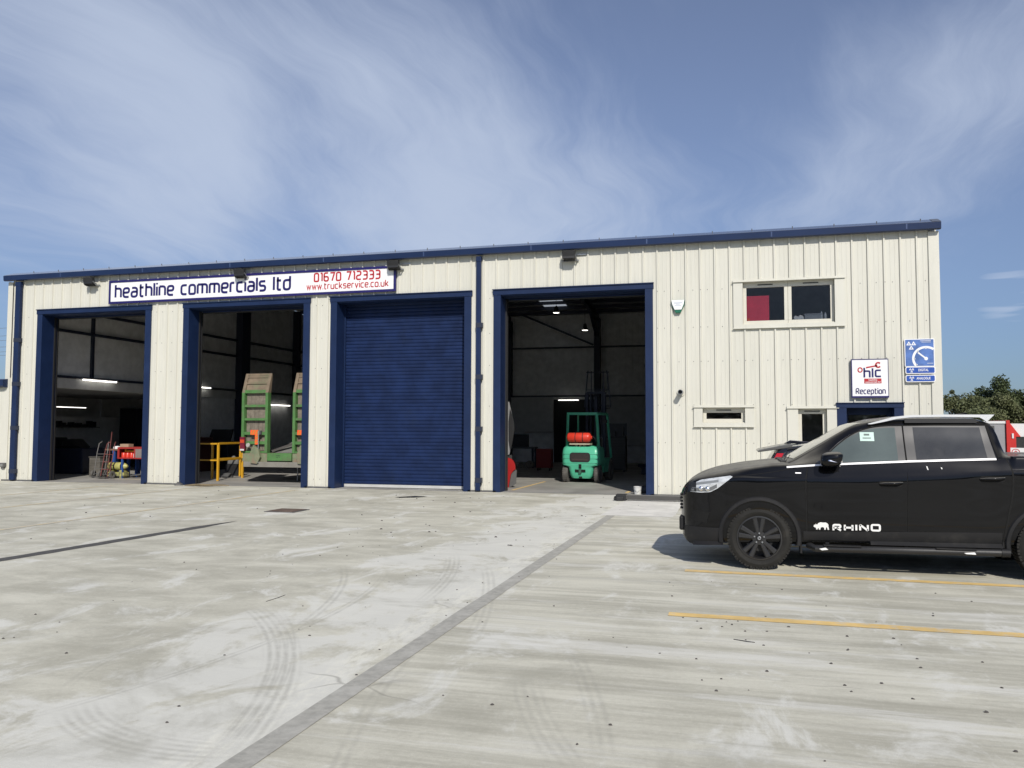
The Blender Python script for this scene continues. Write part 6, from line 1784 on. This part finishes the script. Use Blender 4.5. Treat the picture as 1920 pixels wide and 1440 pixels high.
tag(MB().tube([(0, 0, 0), (.14, 0, .42), (.18, 0, .95)], .013, 8).box(-.05, .05, -.05, .05, 0, .02).build('inspection_rod', M_YEL, loc=(-18.95, 25.2, .95)), 'thin dull yellow rod leaning at the right edge of the first doorway', 'rod')

# ------------------------------------------------------------------ things in the second doorway
cbn = thing('tool_cabinet', 'dark grey tool cabinet with a sloping open case on top behind the yellow rail', 'cabinet', (-21.1, 30.2, 0))
MB().box(-.75, .75, -.3, .4, 0, 1.15).build('carcass', mat('cab_dark', (.035, .038, .042), .5), cbn, bevel=.02)
b = MB()
for k in range(4): b.box(-.68, .68, -.312, -.30, .12+k*.25, .33+k*.25)
b.build('drawers', mat('cab_dark2', (.022, .024, .028), .4), cbn)
MB().prism([(-.45, 1.152), (.62, 1.152), (.75, 1.66), (-.25, 1.66)], .0, .06).build('lid', M_BLACK, cbn)
dr_b = thing('oil_drum', 'dark red oil drum at the left edge of the trailer doorway', 'drum', (-22.0, 29.3, 0))
MB().lathe([(0, 0), (.29, 0), (.29, .30), (.30, .31), (.29, .32), (.29, .60), (.30, .61), (.29, .62), (.29, .88), (.27, .88), (.27, .86), (0, .86)], 28, axis='Z').build('body', M_DARKRED, dr_b, smooth=40)
dr_t = MB().lathe([(0, .862), (.06, .862), (.06, 1.5), (.12, 1.55), (.12, 1.75), (0, 1.8)], 16, axis='Z').build('pump', M_DARKRED, dr_b, smooth=40)
tag(MB().lathe([(0, 0), (.16, 0), (.18, .04), (.12, .14), (0, .16)], 14, axis='Z').box(-.2, .2, -.05, .05, 0, .06).build('rag_pile', mat('grey_rag', (.07, .07, .07), .9), loc=(-16.95, 24.9, .01), smooth=40), 'grey lump of rags on the floor under the yellow rail', 'rags')
eb = thing('engine_part', 'grey metal engine part on a dark stand behind the yellow rail', 'engine part', (-17.4, 26.0, 0))
MB().box(-.25, .25, -.2, .2, 0, .42).build('stand', M_BLACK, eb)
b = MB(); b.box(-.22, .20, -.15, .15, .42, .55); b.cyl((-.1, -.1, .55), (-.1, .1, .66), .07); b.cyl((.1, -.1, .52), (.1, .1, .62), .06); b.build('casting', mat('cast_grey', (.16, .16, .155), .5), eb, bevel=.02)
hs = MB(); pts = []
for k in range(60):
    a = k*.42; pts.append((-15.35+.52*math.cos(a)*(.7+.01*k)+.01*k, 20.93+.16*math.sin(a)*(.8+.012*k), .012+.0006*k))
tag(hs.tube(pts, .010, 6).build('hose_coil', mat('hose_brown', (.20, .155, .09), .7)), 'loose brown hose coiled on the concrete at the foot of the pillar', 'hose')
tag(MB().lathe([(0, 0), (.13, 0), (.12, .04), (.05, .08), (0, .09)], 12, axis='Z').box(-.05, .05, -.02, .02, .08, .10).build('hose_nozzle', M_DGREY, loc=(-15.95, 21.02, .0)), 'dark grey lump at the end of the brown hose by the pillar', 'hose end')

# ------------------------------------------------------------------ things in the forklift doorway
wp_ = thing('truck_panel', 'white and black curved truck panel leaning inside the left of the forklift doorway', 'panel', (-6.53, 23.2, 0))
b = MB()
prof_ = [(.0, 2.50), (.10, 2.48), (.22, 1.95), (.245, 1.72), (.18, 1.3), (.11, .95), (.0, .92)]
b.prism(prof_, 0, .03); b.build('shell', mat('panel_white', (.24, .24, .24), .4, dirt=(.2, .2, .19)), wp_)
MB().prism([(.13, 2.28), (.245, 1.95), (.27, 1.70), (.20, 1.28), (.14, 1.02), (.09, 1.35), (.085, 1.9)], -.012, -.002).build('dark_edge', M_BLACK, wp_)
MB().box(.0, .06, .03, .5, .0, .92).build('prop', M_DGREY, wp_)
rw = thing('red_wing', 'bright red truck wing standing on the floor at the left of the forklift doorway', 'truck wing', (-6.50, 23.1, 0))
outer = rnd([(.0, .0), (.0, .87), (.18, .84), (.29, .70), (.30, .52)], .12, 6); inner = rnd([(.26, .50), (.17, .40), (.115, .12), (.10, 0)], .08, 5)
b = MB().prism(outer+inner, -.05, .0); b.build('shell', mat('wing_red', (.34, .018, .018), .35, coat=.2), rw)
b = MB().prism([(.105, .0), (.12, .12), (.18, .42), (.29, .52), (.33, .50), (.31, .12), (.20, .04)], .0, .02); b.build('splash_guard', mat('guard_grey', (.10, .10, .10), .6), rw)
rc_ = thing('red_tool_chest', 'red rolling tool chest in the shade left of the forklift', 'tool chest', (-7.68, 33, 0))
MB().box(-.31, .31, 0, .45, .12, .90).build('carcass', mat('chest_red', (.24, .016, .014), .4), rc_, bevel=.015)
b = MB()
for k in range(5): b.box(-.28, .28, -.012, 0, .16+k*.14, .285+k*.14)
b.build('drawers', mat('chest_red', (.24, .016, .014), .4), rc_)
for x in (-.25, .25):
    for y in (.05, .4): MB().lathe([(0, -.02), (.055, -.02), (.055, .02), (0, .02)], 14, (x, y, .056), 'X').build('castor', M_BLACK, rc_)
tag(MB().box(-.07, .07, -.05, .05, 0, .05).box(-.04, .04, -.03, .03, .05, .07).build('white_box', M_PLATE, loc=(-7.68, 33.2, .902)), 'small white box on top of the red tool chest', 'box')
tb = thing('tall_tool_cabinet', 'tall dark tool cabinet with drawers right of the forklift', 'tool cabinet', (-4.74, 33, 0))
MB().box(-.42, .42, 0, .5, .08, 1.42).build('carcass', mat('cab_charcoal', (.05, .055, .055), .45), tb, bevel=.015)
b = MB()
for k in range(11): b.box(-.38, .38, -.014, 0, .14+k*.112, .235+k*.112)
b.build('drawers', mat('cab_charcoal2', (.075, .08, .08), .35), tb)
b = MB().box(-.42, .42, .42, .5, 1.42, 1.95); b.box(-.30, .0, .1, .4, 1.42, 1.62); b.box(.06, .3, .1, .4, 1.42, 1.78); b.build('top_rack', mat('rack_grey', (.10, .105, .11), .5), tb)
b = MB()
for x in (-.36, .36):
    for y in (.06, .44): b.box(x-.04, x+.04, y-.04, y+.04, 0, .08)
b.build('feet', M_BLACK, tb)
bc = thing('work_table', 'dark work table with clutter against the back on the left of the forklift', 'table', (-9.6, 35.5, 0))
MB().box(-1.0, 1.0, -.3, .4, .85, .92).build('table_top', M_DGREY, bc)
for x, y in ((-.9, -.2), (.9, -.2), (-.9, .3), (.9, .3)): MB().box(x-.04, x+.04, y-.04, y+.04, 0, .85).build('leg', M_STEELD, bc)
tag(MB().box(-.35, .35, -.1, .1, 0, .55).box(-.10, .10, -.12, .12, -.0, .03).box(-.31, .31, -.105, -.1, .05, .50).build('monitor', M_BLACK, loc=(-9.3, 35.5, .92)), 'black monitor on the work table at the back', 'monitor')
for k, (x_, r_, lab) in enumerate(((-9.55, .13, 'small pale wheel hub on the floor under the back work table, left one'), (-9.15, .12, 'small pale wheel hub under the back work table, middle one'), (-8.75, .17, 'larger pale wheel hub under the back work table, right one'))):
    o = MB().lathe([(0, -.05), (r_*.4, -.05), (r_*.5, -.02), (r_, -.03), (r_, .05), (0, .05)], 20, (0, 0, r_), 'Y').build('wheel_hub', mat('hub_tan', (.20, .17, .13), .6), loc=(x_, 34.9, 0), smooth=40)
    tag(o, lab, 'hub', 'wheel hubs under the back table')
bkt = thing('bucket', 'white plastic bucket standing by the right jamb of the forklift doorway', 'bucket', (-2.52, 21.62, 0))
MB().lathe([(0, 0), (.085, 0), (.105, .19), (.112, .19), (.112, .205), (.10, .205), (.082, .01), (0, .01)], 28, axis='Z').build('pail', mat('bucket_white', (.62, .62, .60), .35, dirt=(.4, .4, .38), dscale=9), bkt, smooth=40)
MB().tube([(-.11, 0, .19), (-.10, -.04, .13), (0, -.13, .06), (.10, -.04, .13), (.11, 0, .19)], .004, 6).build('bucket_handle', M_GREYM, bkt)
tag(MB().lathe([(0, 0), (.15, 0), (.17, .06), (.13, .17), (.05, .22), (0, .23)], 12, axis='Z').box(-.03, .03, -.10, .10, .20, .24).build('black_bag', M_BLACK, loc=(-2.36, 22.15, .0), smooth=50), 'black bag behind the white bucket at the door jamb', 'bag')
bm2 = thing('steel_beam', 'long grey steel beam with a black toothed end lying by the right door jamb', 'beam', (-2.05, 19.62, 0))
b = MB(); b.box(-.50, .88, -.07, .07, .03, .14); b.build('beam', mat('beam_grey', (.13, .125, .12), .5, dirt=(.07, .065, .06), dscale=6), bm2, bevel=.008)
MB().box(-.48, .88, -.075, -.070, .04, .13).build('side_groove', mat('groove_dark', (.06, .058, .055), .6), bm2)
b = MB(); b.box(-.74, -.50, -.13, .13, .0, .15)
for k in range(5): b.box(-.79, -.74, -.13+k*.055, -.10+k*.055, .02, .07+.03*(k % 2))
b.box(-.72, -.56, -.20, -.13, .0, .10)
b.build('black_end', M_BLACK, bm2, bevel=.012)
MB().box(.86, .92, -.10, .10, 0, .12).build('end_foot', M_DGREY, bm2)
drk2 = thing('parts_heap', 'heap of dark vehicle parts on the floor right of the tall tool cabinet', 'parts', (-3.0, 31.5, 0))
b = MB(); r4 = random.Random(4)
for k in range(14): b.rbox((r4.uniform(-.7, .7), r4.uniform(-.4, .4), r4.uniform(.08, .35)), (r4.uniform(.15, .45), r4.uniform(.1, .3), r4.uniform(.1, .3)), r4.uniform(0, 3))
b.build('parts', M_STEELD, drk2)
MB().box(.2, .8, .3, .6, 0, 1.1).build('stand', mat('stand_grey', (.12, .12, .12), .6), drk2)

# ------------------------------------------------------------------ far ground cover behind the camera and round the yard
tag(MB().add([(-900, -600, .002), (900, -600, .002), (900, -26, .002), (-900, -26, .002)], [(0,1,2,3)]).build('grass_field', mat('grass', (.06, .10, .03), .95, var=.3, vscale=.2)), kind='structure')
bh = MB(); rs = random.Random(8); vs = []; fs = []
for k in range(9000):
    p = Vector((rs.uniform(-90, 90), -44+rs.uniform(-3, 3), rs.random()*4.2)); s_ = rs.uniform(.35, .7)
    u = Vector((rs.uniform(-1, 1), rs.uniform(-1, 1), rs.uniform(-1, 1))).normalized(); v_ = u.cross(Vector((rs.uniform(-1, 1), rs.uniform(-1, 1), .3))).normalized()
    o = len(vs); vs += [tuple(p-u*s_), tuple(p-v_*s_*.6), tuple(p+u*s_), tuple(p+v_*s_*.6)]; fs.append((o, o+1, o+2, o+3))
tag(bh.add(vs, fs).build('added_tree_belt', L2, fixn=False), 'unseen belt of trees added behind the viewer to darken reflections in the pickup', 'trees', kind='stuff')  # unseen trees, added and sized for what the pickup's paint reflects
